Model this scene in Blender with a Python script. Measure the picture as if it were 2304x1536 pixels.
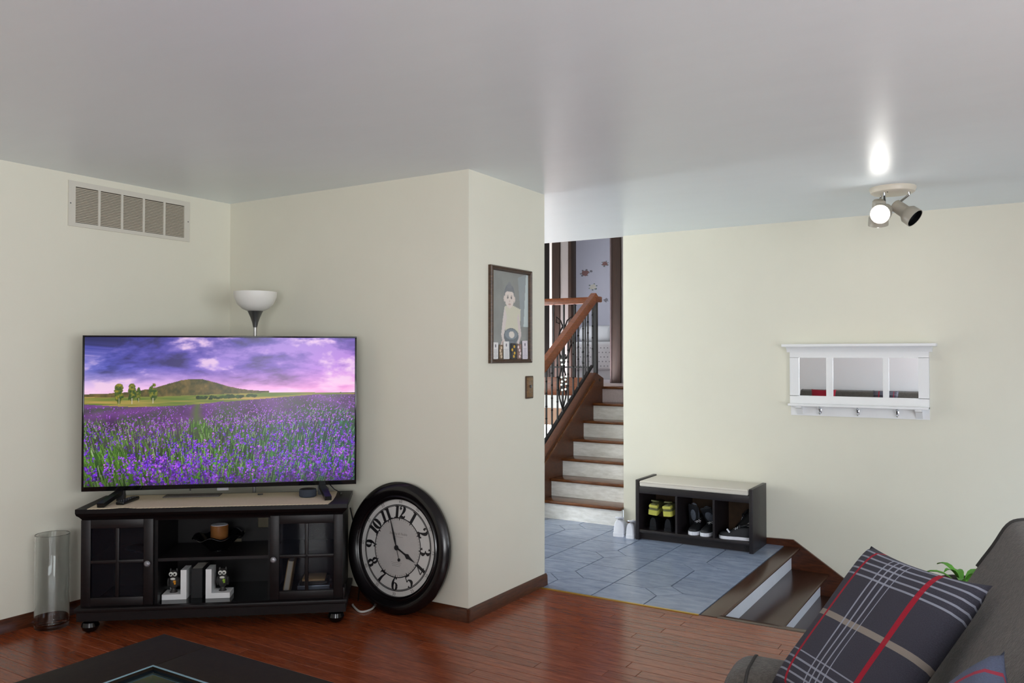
import bpy, bmesh, math, random
import numpy as np
from mathutils import Vector, Matrix
PI = math.pi
random.seed(7)
for o in list(bpy.data.objects):
    bpy.data.objects.remove(o, do_unlink=True)
SC = bpy.context.scene
C = SC.collection

# ------------------------------------------------------------------ camera
F, YAW, PITCH, EYE = 1836.44, 0.5555, 0.0177, 1.4273
fw = Vector((math.cos(YAW) * math.cos(PITCH), math.sin(YAW) * math.cos(PITCH), math.sin(PITCH)))
rt = Vector((math.sin(YAW), -math.cos(YAW), 0))
up = rt.cross(fw)
cd = bpy.data.cameras.new('camera')
cd.sensor_width = 36
cd.sensor_fit = 'HORIZONTAL'
cd.lens = 36 * F / 2304
cd.clip_start = 0.05
cam = bpy.data.objects.new('camera', cd)
C.objects.link(cam)
m = Matrix.Identity(4)
for i in range(3):
    m[i][0], m[i][1], m[i][2] = rt[i], up[i], -fw[i]
m[2][3] = EYE
cam.matrix_world = m
SC.camera = cam

# ------------------------------------------------------------------ world, light, exposure
w = bpy.data.worlds.new('world')
SC.world = w
w.use_nodes = True
w.node_tree.nodes['Background'].inputs[0].default_value = (0.80, 0.90, 1.0, 1)
w.node_tree.nodes['Background'].inputs[1].default_value = 1.0
SC.view_settings.view_transform = 'Standard'
SC.view_settings.look = 'None'
SC.view_settings.gamma = 1
SC.view_settings.use_curve_mapping = False
SC.view_settings.exposure = 0.0


def area(name, loc, look, sx, sy, power, col):
    l = bpy.data.lights.new(name, 'AREA')
    l.shape = 'RECTANGLE'
    l.size, l.size_y = sx, sy
    l.energy = power
    l.color = col
    o = bpy.data.objects.new(name, l)
    C.objects.link(o)
    o.location = loc
    o.rotation_euler = Vector(look).to_track_quat('-Z', 'Y').to_euler()
    return o


YFOY = 5.65
# daylight arriving through unseen windows, plus an added foyer fill
area('window_daylight_side', (0.3, -3.14, 1.12), (-0.1, 1, 0.12), 3.5, 2.0, 182, (0.92, 0.965, 1.0))
area('window_daylight_back', (-2.54, -0.4, 1.45), (1, 0.6, 0.3), 2.4, 1.5, 146, (0.95, 0.98, 1.0))
area('window_daylight_bedroom', (9.6, 5.95, 2.1), (0.15, -1, -0.1), 1.3, 1.2, 24, (0.86, 0.92, 1.0))
sun = bpy.data.lights.new('sun', 'SUN')
sun.energy = 100
sun.angle = math.radians(0.6)
sun.color = (1.0, 0.97, 0.93)
so_ = bpy.data.objects.new('sun', sun)
C.objects.link(so_)
so_.rotation_euler = Vector((0.0, -0.702, -0.712)).to_track_quat('-Z', 'Y').to_euler()
area('foyer_fill_light', (4.85, YFOY - 0.15, 1.3), (0.5, -1, 0.0), 0.6, 1.6, 54, (0.92, 0.96, 1.0))  # added fill for the stair risers; the foyer wall has no window
area('window_daylight_stairwell', (5.4, -1.55, 0.3), (0, 1, -0.15), 1.6, 1.0, 14, (0.55, 0.72, 1.0))

# ------------------------------------------------------------------ materials
MATS = {}


def lin(c):
    return tuple((x / 255 / 12.92) if x <= 10 else ((x / 255 + 0.055) / 1.055) ** 2.4 for x in c)


def mat(name, rgb, rough=0.5, metal=0.0, var=0.0, scale=8.0, stretch=(1, 1, 1), bump=0.0, bscale=60.0,
        spec=0.5, trans=0.0, ior=1.45, emit=None, estr=0.0, rgb2=None, coords='Object', rnd=0.0, alpha=1.0, sheen=0.0):
    if name in MATS:
        return MATS[name]
    M = bpy.data.materials.new(name)
    M.use_nodes = True
    nt = M.node_tree
    b = nt.nodes['Principled BSDF']
    c = lin(rgb) + (1,)
    b.inputs['Base Color'].default_value = c
    b.inputs['Roughness'].default_value = rough
    b.inputs['Metallic'].default_value = metal
    b.inputs['Specular IOR Level'].default_value = spec
    b.inputs['IOR'].default_value = ior
    b.inputs['Transmission Weight'].default_value = trans
    b.inputs['Alpha'].default_value = alpha
    if sheen:
        b.inputs['Sheen Weight'].default_value = sheen
    if emit is not None:
        b.inputs['Emission Color'].default_value = lin(emit) + (1,)
        b.inputs['Emission Strength'].default_value = estr
    tc = nt.nodes.new('ShaderNodeTexCoord')
    mp = nt.nodes.new('ShaderNodeMapping')
    mp.inputs['Scale'].default_value = stretch
    nt.links.new(tc.outputs[coords], mp.inputs['Vector'])
    if var > 0 or rgb2 is not None:
        n = nt.nodes.new('ShaderNodeTexNoise')
        n.inputs['Scale'].default_value = scale
        n.inputs['Detail'].default_value = 6
        n.inputs['Roughness'].default_value = 0.65
        nt.links.new(mp.outputs[0], n.inputs['Vector'])
        r = nt.nodes.new('ShaderNodeValToRGB')
        r.color_ramp.elements[0].position = 0.3
        r.color_ramp.elements[1].position = 0.7
        c2 = lin(rgb2) + (1,) if rgb2 is not None else tuple(x * (1 - var) for x in c[:3]) + (1,)
        r.color_ramp.elements[0].color = c2
        r.color_ramp.elements[1].color = c if rgb2 is not None else tuple(min(1, x * (1 + var)) for x in c[:3]) + (1,)
        nt.links.new(n.outputs['Fac'], r.inputs['Fac'])
        out = r.outputs['Color']
        if rnd > 0:
            oi = nt.nodes.new('ShaderNodeObjectInfo')
            mr = nt.nodes.new('ShaderNodeMapRange')
            mr.inputs['To Min'].default_value = 1 - rnd
            mr.inputs['To Max'].default_value = 1 + rnd
            nt.links.new(oi.outputs['Random'], mr.inputs['Value'])
            hs = nt.nodes.new('ShaderNodeHueSaturation')
            nt.links.new(mr.outputs[0], hs.inputs['Value'])
            nt.links.new(out, hs.inputs['Color'])
            out = hs.outputs['Color']
            ad = nt.nodes.new('ShaderNodeVectorMath')
            ad.operation = 'ADD'
            nt.links.new(mp.outputs[0], ad.inputs[0])
            sc = nt.nodes.new('ShaderNodeVectorMath')
            sc.operation = 'SCALE'
            sc.inputs[0].default_value = (17, 31, 5)
            nt.links.new(oi.outputs['Random'], sc.inputs['Scale'])
            nt.links.new(sc.outputs[0], ad.inputs[1])
            nt.links.new(ad.outputs[0], n.inputs['Vector'])
        nt.links.new(out, b.inputs['Base Color'])
    if bump > 0:
        n2 = nt.nodes.new('ShaderNodeTexNoise')
        n2.inputs['Scale'].default_value = bscale
        n2.inputs['Detail'].default_value = 3
        nt.links.new(mp.outputs[0], n2.inputs['Vector'])
        bp = nt.nodes.new('ShaderNodeBump')
        bp.inputs['Strength'].default_value = bump
        bp.inputs['Distance'].default_value = 0.01
        nt.links.new(n2.outputs['Fac'], bp.inputs['Height'])
        nt.links.new(bp.outputs[0], b.inputs['Normal'])
    MATS[name] = M
    return M


def attr_mat(name, emission=0.0, rough=0.5, spec=0.5):
    M = bpy.data.materials.new(name)
    M.use_nodes = True
    nt = M.node_tree
    b = nt.nodes['Principled BSDF']
    a = nt.nodes.new('ShaderNodeVertexColor')
    a.layer_name = 'picture'
    b.inputs['Roughness'].default_value = rough
    b.inputs['Specular IOR Level'].default_value = spec
    if emission > 0:
        b.inputs['Base Color'].default_value = (0.01, 0.01, 0.01, 1)
        nt.links.new(a.outputs['Color'], b.inputs['Emission Color'])
        b.inputs['Emission Strength'].default_value = emission
    else:
        nt.links.new(a.outputs['Color'], b.inputs['Base Color'])
    return M


WALL = mat('cream_paint', (228, 225, 209), 0.55, var=0.012, scale=3, bump=0.03, bscale=220, spec=0.3)
WALLB = mat('pale_back_wall_paint', (246, 246, 248), 0.6, var=0.01, scale=3)
CEIL = mat('ceiling_paint', (234, 243, 247), 0.33, var=0.012, scale=2, bump=0.05, bscale=12, stretch=(3, 1, 1), spec=0.5)
OAK = mat('floor_wood', (158, 80, 46), 0.16, rgb2=(106, 46, 26), scale=9, stretch=(14, 1.1, 6), bump=0.05, bscale=30, rnd=0.16)
GAP = mat('floor_gap', (30, 14, 8), 0.6, var=0.1)
BASEW = mat('baseboard_wood', (92, 48, 26), 0.3, rgb2=(52, 25, 13), scale=7, stretch=(2, 2, 14))
TREADW = mat('tread_wood', (122, 74, 42), 0.2, rgb2=(78, 42, 20), scale=8, stretch=(12, 1.2, 4))
DARKTREAD = mat('dark_tread_wood', (82, 52, 36), 0.25, rgb2=(46, 27, 18), scale=7, stretch=(1.2, 12, 4))
STRW = mat('stringer_wood', (96, 55, 32), 0.4, rgb2=(64, 36, 22), scale=8, stretch=(2, 8, 6))
RAILW = mat('handrail_wood', (136, 70, 26), 0.3, rgb2=(92, 44, 16), scale=8, stretch=(3, 3, 12))
CASEW = mat('casing_wood', (50, 30, 22), 0.5, rgb2=(30, 17, 12), scale=9, stretch=(10, 10, 1))
MARBLE = mat('marble_riser', (246, 246, 244), 0.35, rgb2=(214, 213, 208), scale=6, stretch=(1, 1.6, 7))
MARBLEB = mat('white_riser', (226, 230, 238), 0.4, var=0.03, scale=12)
TILE = mat('grey_tile', (152, 164, 186), 0.26, rgb2=(120, 132, 156), scale=5, stretch=(4, 1.4, 1), bump=0.04, bscale=40, rnd=0.06)
GROUT = mat('grout', (44, 42, 42), 0.8, var=0.1)
BRASS = mat('brass', (196, 160, 70), 0.3, 0.9, var=0.05)
BLACKW = mat('espresso_wood', (15, 11, 12), 0.4, spec=.3, rgb2=(8, 6, 7), scale=8, stretch=(2, 10, 10), bump=0.03)
BLACKF = mat('espresso_front', (27, 21, 22), 0.42, spec=.35, rgb2=(17, 13, 14), scale=10, stretch=(2, 2, 10))
BENCHW = mat('bench_wood', (38, 33, 35), 0.4, spec=.5, rgb2=(27, 23, 25), scale=10, stretch=(3, 3, 10))
BENCHB = mat('bench_back_board', (84, 62, 42), 0.7, rgb2=(58, 42, 28), scale=8)
TABLEW = mat('coffee_table_wood', (38, 30, 22), 0.62, rgb2=(26, 20, 15), scale=10, stretch=(4, 4, 4), bump=0.05, bscale=90, spec=.15)
PEWTER = mat('pewter_knob', (150, 150, 155), 0.35, 0.6, var=0.05)
CHROME = mat('chrome', (200, 202, 206), 0.15, 1.0, var=0.02)
STEEL = mat('brushed_steel', (120, 120, 120), 0.35, 0.9, var=0.04)
POLE = mat('lamp_pole', (176, 174, 170), 0.3, 0.6, var=0.04)
IRON = mat('wrought_iron', (20, 19, 20), 0.45, 0.3, var=0.1)
GLASS = mat('clear_glass', (250, 252, 252), 0.02, trans=1.0, ior=1.45)
PANE = mat('cabinet_glass', (30, 32, 40), 0.05, alpha=0.22, spec=0.6)
TINT = mat('smoked_glass', (22, 36, 44), 0.06, spec=0.7, var=0.05)
WHITE = mat('white_paint', (238, 238, 238), 0.4, var=0.01)
VENTM = mat('vent_paint', (212, 208, 196), 0.45, var=0.01)
VENTS = mat('vent_slat_paint', (200, 191, 174), 0.5, var=0.03)
DARK = mat('dark_cavity', (72, 66, 58), 0.9, var=0.05)
MIRROR = mat('mirror_glass', (242, 244, 246), 0.01, 1.0)
BLACKP = mat('black_plastic', (12, 12, 14), 0.3, var=0.05)
BLACKG = mat('black_gloss', (8, 8, 10), 0.08, var=0.05)
CLOTH = mat('tan_runner', (212, 196, 168), 0.9, var=0.06, scale=120, bump=0.2, bscale=300)
GREYPAD = mat('grey_pad', (98, 92, 88), 0.9, var=0.25, scale=200)
SPEAK = mat('speaker_fabric', (52, 58, 68), 0.9, var=0.15, scale=200)
FROST = mat('frosted_shade', (234, 232, 226), 0.4, var=0.01, emit=(255, 250, 240), estr=0.0)
SOFA = mat('sofa_fabric', (86, 81, 75), 0.95, var=0.4, scale=70, bump=0.4, bscale=160, sheen=0.2)
SOFAD = mat('sofa_piping', (62, 60, 58), 0.9, var=0.1, scale=160)
RED = mat('red_cushion_fabric', (150, 22, 44), 0.9, var=0.1, scale=90)
CUSH = mat('bench_cushion_fabric', (214, 208, 196), 0.9, var=0.02, scale=120, bump=0.1, bscale=300)
SHOEW = mat('white_leather', (226, 228, 236), 0.45, var=0.03)
SHOEK = mat('black_fabric_shoe', (24, 25, 29), 0.6, var=0.2, scale=60)
SHOEL = mat('lime_shoe', (186, 184, 84), 0.6, var=0.08)
SHOEG = mat('olive_shoe', (96, 98, 60), 0.7, var=0.1)
SLIP = mat('grey_slipper_fleece', (92, 98, 108), 0.95, var=0.2, scale=60, bump=0.4, bscale=120)
SHOEB = mat('black_leather', (16, 16, 18), 0.22, var=0.1)
LEAF = mat('leaf', (86, 150, 50), 0.5, var=0.2, scale=20)
POT = mat('plant_pot', (60, 52, 46), 0.6, var=0.1)
SOIL = mat('soil', (38, 30, 24), 0.95, var=0.2)
PAPER = mat('wallpaper', (214, 212, 222), 0.8, var=0.015, scale=5)
HALLW = mat('hall_grey_paint', (150, 148, 150), 0.7, var=0.02)
PINKW = mat('pinkish_wall', (196, 160, 138), 0.7, var=0.02)
DOTS = mat('bed_cover', (208, 206, 206), 0.9, var=0.02)
CARPET = mat('bedroom_carpet', (190, 178, 180), 0.95, var=0.08, scale=60)
GLOWPATCH = mat('glowing_sun_patch', (255, 255, 255), 0.5, emit=(255, 255, 255), estr=10.0)  # glow that stands for sunlight on the wall below the landing
BULB = mat('lit_bulb', (255, 255, 255), 0.4, emit=(255, 253, 248), estr=22.0)
GLINT = mat('painted_glint', (240, 246, 242), 0.1, var=0.02, emit=(236, 246, 240), estr=0.6)  # pale colour and faint glow imitate sunlight glinting on iron collars
CORDW = mat('white_cord', (214, 212, 206), 0.5, var=0.02)
LAMPW = mat('spot_head_enamel', (178, 172, 158), 0.35, var=0.02)
LAMPB = mat('lamp_base_enamel', (226, 218, 200), 0.35, var=0.01)
DIAL = mat('clock_dial', (200, 198, 194), 0.5, var=0.03, scale=10)
DIALC = mat('clock_dial_centre', (180, 176, 172), 0.5, var=0.04, scale=14)
INK = mat('dial_ink', (26, 25, 28), 0.5, var=0.05)
INKL = mat('dial_fine_ink', (120, 112, 104), 0.6, var=0.05)
CLOCKB = mat('clock_rim', (20, 16, 18), 0.2, rgb2=(12, 9, 11), scale=5)
FRAMEW = mat('picture_frame_wood', (92, 70, 52), 0.35, rgb2=(56, 40, 30), scale=10, stretch=(3, 3, 10))
SWITCHW = mat('switch_plate_wood', (134, 100, 60), 0.4, rgb2=(92, 66, 38), scale=10, stretch=(4, 4, 12))
OWLB = mat('owl_body', (70, 68, 66), 0.5, rgb2=(34, 32, 32), scale=40)
OWLW = mat('owl_face_white', (230, 228, 220), 0.5, var=0.02)
ORANGE = mat('orange_glaze', (226, 150, 40), 0.4, var=0.05)
LIME = mat('lime_glaze', (150, 190, 60), 0.4, var=0.05)
CANDLE = mat('amber_jar', (140, 96, 56), 0.3, rgb2=(110, 66, 28), scale=6)
WAX = mat('candle_wax', (214, 214, 220), 0.5, var=0.02)
BOOKK = mat('dark_book', (26, 28, 30), 0.5, var=0.15)
BOOKT = mat('tan_book', (176, 146, 104), 0.6, var=0.08)
BOOKW = mat('book_pages', (206, 202, 192), 0.7, var=0.04)
BOOKS = mat('silver_case', (140, 152, 170), 0.25, 0.5, var=0.05)
BEIGE = mat('outlet_beige', (176, 158, 132), 0.6, var=0.02)

# ------------------------------------------------------------------ mesh helpers


class MB:
    def __init__(s):
        s.v, s.f = [], []

    def add(s, vs, fs):
        k = len(s.v)
        s.v += [tuple(v) for v in vs]
        s.f += [tuple(i + k for i in f) for f in fs]
        return s

    def box(s, x0, x1, y0, y1, z0, z1, bev=0.0, seg=2):
        if bev <= 0:
            vs = [(x, y, z) for x in (x0, x1) for y in (y0, y1) for z in (z0, z1)]
            return s.add(vs, [(0, 1, 3, 2), (4, 6, 7, 5), (0, 4, 5, 1), (2, 3, 7, 6), (0, 2, 6, 4), (1, 5, 7, 3)])
        bm = bmesh.new()
        bmesh.ops.create_cube(bm, size=1)
        for v in bm.verts:
            v.co = Vector(((x0 + x1) / 2 + v.co.x * (x1 - x0), (y0 + y1) / 2 + v.co.y * (y1 - y0), (z0 + z1) / 2 + v.co.z * (z1 - z0)))
        bmesh.ops.bevel(bm, geom=bm.edges[:], offset=bev, segments=seg, affect='EDGES', profile=0.5)
        s.bm(bm)
        return s

    def bm(s, bm):
        bm.verts.ensure_lookup_table()
        bm.verts.index_update()
        s.add([v.co[:] for v in bm.verts], [[v.index for v in f.verts] for f in bm.faces])
        bm.free()
        return s

    def prism(s, poly, a, b, axis=2):
        # poly: 2D points in the two remaining axes (in xyz order)
        def P(q, t):
            if axis == 2:
                return (q[0], q[1], t)
            if axis == 1:
                return (q[0], t, q[1])
            return (t, q[0], q[1])
        n = len(poly)
        vs = [P(q, a) for q in poly] + [P(q, b) for q in poly]
        fs = [tuple(range(n))[::-1], tuple(range(n, 2 * n))]
        fs += [(i, (i + 1) % n, n + (i + 1) % n, n + i) for i in range(n)]
        return s.add(vs, fs)

    def lathe(s, prof, n=32, c=(0, 0, 0), M=None, cap=True):
        # prof: (r, z)
        vs, fs = [], []
        k = len(prof)
        for i in range(n):
            a = 2 * PI * i / n
            for r, z in prof:
                p = Vector((r * math.cos(a), r * math.sin(a), z))
                if M is not None:
                    p = M @ p
                vs.append((p.x + c[0], p.y + c[1], p.z + c[2]))
        for i in range(n):
            j = (i + 1) % n
            for q in range(k - 1):
                fs.append((i * k + q, j * k + q, j * k + q + 1, i * k + q + 1))
        if cap and prof[0][0] > 1e-6:
            fs.append(tuple(i * k for i in range(n))[::-1])
        if cap and prof[-1][0] > 1e-6:
            fs.append(tuple(i * k + k - 1 for i in range(n)))
        return s.add(vs, fs)

    def tube(s, pts, r, n=8, cap=True):
        pts = [Vector(p) for p in pts]
        k = len(pts)
        rr = r if isinstance(r, (list, tuple)) else [r] * k
        vs, fs = [], []
        ref = Vector((0, 0, 1))
        for i, p in enumerate(pts):
            d = (pts[min(i + 1, k - 1)] - pts[max(i - 1, 0)]).normalized()
            a = d.cross(ref)
            if a.length < 1e-3:
                a = d.cross(Vector((1, 0, 0)))
            a.normalize()
            b = d.cross(a)
            for j in range(n):
                t = 2 * PI * j / n
                vs.append(tuple(p + (a * math.cos(t) + b * math.sin(t)) * rr[i]))
        for i in range(k - 1):
            for j in range(n):
                q = (j + 1) % n
                fs.append((i * n + j, i * n + q, (i + 1) * n + q, (i + 1) * n + j))
        if cap:
            fs.append(tuple(range(n))[::-1])
            fs.append(tuple((k - 1) * n + j for j in range(n)))
        return s.add(vs, fs)

    def bar(s, a, b, w, h, upv=(0, 0, 1)):
        a, b = Vector(a), Vector(b)
        d = (b - a).normalized()
        x = d.cross(Vector(upv)).normalized() * w / 2
        y = x.normalized().cross(d) * h / 2
        vs = [tuple(p + sx * x + sy * y) for p in (a, b) for sx in (-1, 1) for sy in (-1, 1)]
        return s.add(vs, [(0, 1, 3, 2), (4, 6, 7, 5), (0, 4, 5, 1), (2, 3, 7, 6), (0, 2, 6, 4), (1, 5, 7, 3)])

    def sphere(s, c, r, n=12, sc=(1, 1, 1)):
        prof = [(max(1e-7, r * math.sin(PI * i / n)), -r * math.cos(PI * i / n)) for i in range(n + 1)]
        prof[0] = (0, -r)
        prof[-1] = (0, r)
        k0 = len(s.v)
        s.lathe(prof, n * 2)
        for i in range(k0, len(s.v)):
            x, y, z = s.v[i]
            s.v[i] = (x * sc[0] + c[0], y * sc[1] + c[1], z * sc[2] + c[2])
        return s

    def xf(s, M):
        s.v = [tuple(M @ Vector(v)) for v in s.v]
        return s


def mesh(name, mb, mt, smooth=35):
    me = bpy.data.meshes.new(name)
    me.from_pydata(mb.v, [], mb.f)
    bm = bmesh.new()
    bm.from_mesh(me)
    bmesh.ops.remove_doubles(bm, verts=bm.verts[:], dist=1e-6)
    bmesh.ops.recalc_face_normals(bm, faces=bm.faces[:])
    bm.to_mesh(me)
    bm.free()
    me.materials.append(mt)
    if smooth:
        me.shade_smooth()
        me.set_sharp_from_angle(angle=math.radians(smooth))
    return me


def ob(name, mb, mt, parent=None, loc=(0, 0, 0), rz=0.0, smooth=35, rot=None):
    o = bpy.data.objects.new(name, mesh(name, mb, mt, smooth) if isinstance(mb, MB) else mb)
    C.objects.link(o)
    o.location = loc
    o.rotation_euler = rot if rot else (0, 0, rz)
    if parent:
        o.parent = parent
    return o


def tag(o, label, cat, group=None, kind=None):
    o['label'] = label
    o['category'] = cat
    if group:
        o['group'] = group
    if kind:
        o['kind'] = kind
    return o


def thing(name, label, cat, loc=(0, 0, 0), rz=0.0, group=None, rot=None):
    o = bpy.data.objects.new(name, None)
    o.empty_display_size = 0.05
    C.objects.link(o)
    o.location = loc
    o.rotation_euler = rot if rot else (0, 0, rz)
    return tag(o, label, cat, group)


def struct(name, mb, mt, label, cat):
    return tag(ob(name, mb, mt), label, cat, kind='structure')


def B(*a, **k):
    return MB().box(*a, **k)


def cat(pts, k=8):
    P = [Vector(p) for p in pts]
    out = []
    for i in range(len(P) - 1):
        p0, p1, p2, p3 = P[max(0, i - 1)], P[i], P[i + 1], P[min(len(P) - 1, i + 2)]
        for j in range(k):
            t = j / k
            out.append(.5 * ((2 * p1) + (p2 - p0) * t + (2 * p0 - 5 * p1 + 4 * p2 - p3) * t * t + (3 * p1 - p0 - 3 * p2 + p3) * t ** 3))
    out.append(P[-1])
    return out


# ------------------------------------------------------------------ the setting
X2, Y1, Y3, X3E, X4, XB, YT = 3.6205, 4.458, 2.5235, 4.4517, 6.3356, 4.389, 1.512
H = 2.44
XMIN, YMIN = -2.6, -3.2
YF = 5.65          # far end of the foyer
ZL = 1.117         # landing height
Y4 = 2.829         # end of the mirror wall
SY = 3.624         # inner face of the stair stringer
XL = 7.575         # landing edge

struct('wall_left', B(XMIN - .1, X2, Y1, Y1 + .12, 0, H), WALL, 'cream wall with the air vent behind the television', 'wall')
struct('wall_partition', B(X2, X3E, Y3, YF, 0, H), WALL, 'cream boxed-out wall with the child portrait and switch', 'wall')
struct('wall_right', MB().box(X4, X4 + .115, YMIN, Y4, -1.6, H), WALL, 'cream wall with the white mirror shelf', 'wall')
struct('wall_stair', MB().box(X4 + .115, 11.6, Y4 - .115, Y4, -.1, 3.6), WALL, 'cream wall along the upward stairs', 'wall')
struct('wall_back', B(XMIN - .1, XMIN, YMIN, Y1, 0, H), WALLB, 'pale wall behind the far sofa, seen in the mirror', 'wall')
# window wall with an opening for the big window
wb = MB()
wb.box(XMIN - .1, -1.5, YMIN - .12, YMIN, 0, H).box(2.1, X4 + .1, YMIN - .12, YMIN, -1.6, H)
wb.box(-1.5, 2.1, YMIN - .12, YMIN, 0, .08).box(-1.5, 2.1, YMIN - .12, YMIN, 2.15, H)
struct('wall_window', wb, WALL, 'cream wall holding the wide glazed patio door', 'wall')
wf = MB()
for x in (-1.5, -.3, .87, 2.04):
    wf.box(x, x + .06, YMIN - .1, YMIN + .0, .08, 2.15)
wf.box(-1.5, 2.1, YMIN - .1, YMIN, .08, .14).box(-1.5, 2.1, YMIN - .1, YMIN, 2.09, 2.15)
struct('window_1', wf, WHITE, 'white frame of the wide glazed patio door', 'window')
struct('wall_foyer', B(X3E, XL, YF, YF + .1, 0, H), WALL, 'cream wall at the far end of the foyer', 'wall')
struct('ceiling', B(XMIN - .1, 6.385, YMIN - .1, YF + .1, H, H + .1), CEIL, 'glossy grey white living room ceiling', 'ceiling')
struct('ceiling_stair', MB().box(6.385, 11.7, Y4 - .1, 6.2, 3.58, 3.66), CEIL, 'pale ceiling above the stairs', 'ceiling')
struct('wall_header', MB().box(6.33, 6.385, Y4, YF + .1, H + .1, 3.58), WALL, 'wall above the edge of the foyer ceiling', 'wall')

# hardwood floor: boards are parts
fl = MB()
PX0, PY0 = 0.9, -0.4
fl.box(PX0, XB, PY0, Y1, -.12, -.014)
fl.box(XMIN - .1, PX0, YMIN - .1, Y1, -.12, 0).box(PX0, XB, YMIN - .1, PY0, -.12, 0)
floor = struct('floor', fl, OAK, 'glossy reddish brown hardwood floor', 'floor')
PW = (XB - PX0) / 46
pm = {}
for i in range(46):
    y = PY0 - random.uniform(0, .5)
    while y < Y1 - .01:
        L = random.choice((0.6, 0.9, 1.2, 1.5))
        a, b = max(y, PY0), min(y + L, Y1)
        if b > Y1 - .12:
            b = Y1
        if b - a > .02:
            key = round(b - a, 3)
            if key not in pm:
                g = .0009
                q = MB().box(-PW / 2 + g, PW / 2 - g, g, key - g, -.014, 0, bev=.0012, seg=1)
                pm[key] = mesh('plank', q, OAK, 30)
            ob('plank', pm[key], None, floor, (PX0 + PW * (i + .5), a, 0))
        y = b

# foyer tiles: square tiles, one clipped corner each, diamonds in the gaps
tf = MB().box(XB, X4, YT, YF, -.12, -.008).box(X4, XL, SY + .12, YF, -.12, 0)
foyer = struct('floor_foyer', tf, GROUT, 'grey slate-look foyer tile floor', 'floor')
TX, TY, CL = .338, .334, .118
for i in range(6):
    for j in range(11):
        x0, x1 = XB + TX * i, min(XB + TX * (i + 1), X4 - .001)
        y0, y1 = YT + TY * j, YT + TY * (j + 1)
        g = .004
        cx = 1 if i % 2 == 0 else 0      # diamond on odd x lines
        cy = 1 if j % 2 == 0 else 0
        P = [(x0 + g, y0 + g), (x1 - g, y0 + g), (x1 - g, y1 - g), (x0 + g, y1 - g)]
        idx = {(0, 0): 0, (1, 0): 1, (1, 1): 2, (0, 1): 3}[(cx, cy)]
        px, py = P[idx]
        if not (i == 5 and cx == 1):
            sx = -1 if cx else 1
            sy = -1 if cy else 1
            k1, k2 = (px + sx * CL, py), (px, py + sy * CL)
            new = [k1, k2] if idx in (0, 2) else [k2, k1]
            if idx in (0, 2):
                new = [k2, k1]
            else:
                new = [k1, k2]
            P = P[:idx] + new + P[idx + 1:]
        ob('tile', MB().prism(P, -.008, 0), TILE, foyer, smooth=0)
for i in (1, 3, 5):
    for j in (1, 3, 5, 7, 9):
        cx, cy = XB + TX * i, YT + TY * j
        h = CL - .001
        ob('small_tile', MB().prism([(cx - h, cy), (cx, cy - h), (cx + h, cy), (cx, cy + h)], -.008, 0), TILE, foyer, smooth=0)

struct('trim_1', MB().box(XB - .012, XB + .008, YT, Y3 + .02, -.01, .0035, bev=.0015, seg=1), BRASS, 'thin brass strip between hardwood and tile', 'trim')

# baseboards
BH = .072


def base(name, poly, label):
    struct(name, poly, BASEW, label, 'baseboard')


base('baseboard_left', MB().prism([(Y1, 0), (Y1 - .014, 0), (Y1 - .012, BH - .012), (Y1 - .004, BH), (Y1, BH)], XMIN, X2, 0), 'dark wood baseboard below the air vent wall')
base('baseboard_alcove', MB().prism([(X2, 0), (X2 - .014, 0), (X2 - .012, BH - .012), (X2 - .004, BH), (X2, BH)], Y3 - .014, Y1, 1), 'dark wood baseboard behind the round clock')
base('baseboard_partition', MB().prism([(Y3, 0), (Y3 - .014, 0), (Y3 - .012, BH - .012), (Y3 - .004, BH), (Y3, BH)], X2 - .014, X3E + .014, 0), 'dark wood baseboard below the child portrait')

# steps down beside the mirror wall
sk = MB()
top = [(1.655, .046), (1.447, .053)]
slope = .67
sk.prism([(1.655, -.02), (1.655, .046), (1.447, .053), (-1.2, .053 - slope * 2.647), (-1.2, -2.0), (1.0, -.8)], X4 - .02, X4, 0)
struct('trim_2', sk, BASEW, 'sloping dark wood skirt board along the steps down', 'trim')
base('baseboard_right', MB().box(X4 - .012, X4, 1.64, 1.70, 0, .042), 'short dark wood baseboard piece beside the shoe bench')
base('baseboard_bench', MB().box(X4 - .012, X4, 1.70, Y4 - .02, 0, .042), 'dark wood baseboard behind the shoe bench')
struct('trim_3', MB().box(XB, XB + .06, -1.3, YT - .1, -.05, .002, bev=.006), DARKTREAD, 'dark wood edge where the hardwood meets the steps down', 'trim')
DN = thing('steps_down', 'dark wood steps with white risers leading down beside the mirror wall', 'stairs', (0, 0, 0))
DN['kind'] = 'structure'
for k in range(7):
    y = 1.459 - .205 * k
    z = -.165 * k
    yb = YT if k == 0 else y + .205 + .02
    if z < -1.1:
        break
    ob('tread', MB().box(XB + .01, X4 - .021, y - .064, yb, z - .020, z, bev=.008, seg=3), DARKTREAD, DN)
    ob('riser', MB().box(XB + .01, X4 - .021, y, y + .018, z - .165, z - .018), MARBLEB, DN)
struct('floor_lower', B(XB - .1, X4, YMIN, 1.5, -1.45, -1.2), GROUT, 'lower level floor at the foot of the steps', 'floor')
struct('wall_stairwell', B(XB - .1, XB, YMIN, 1.5, -1.2, -.05), WALL, 'cream wall below the hardwood floor edge', 'wall')

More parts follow.
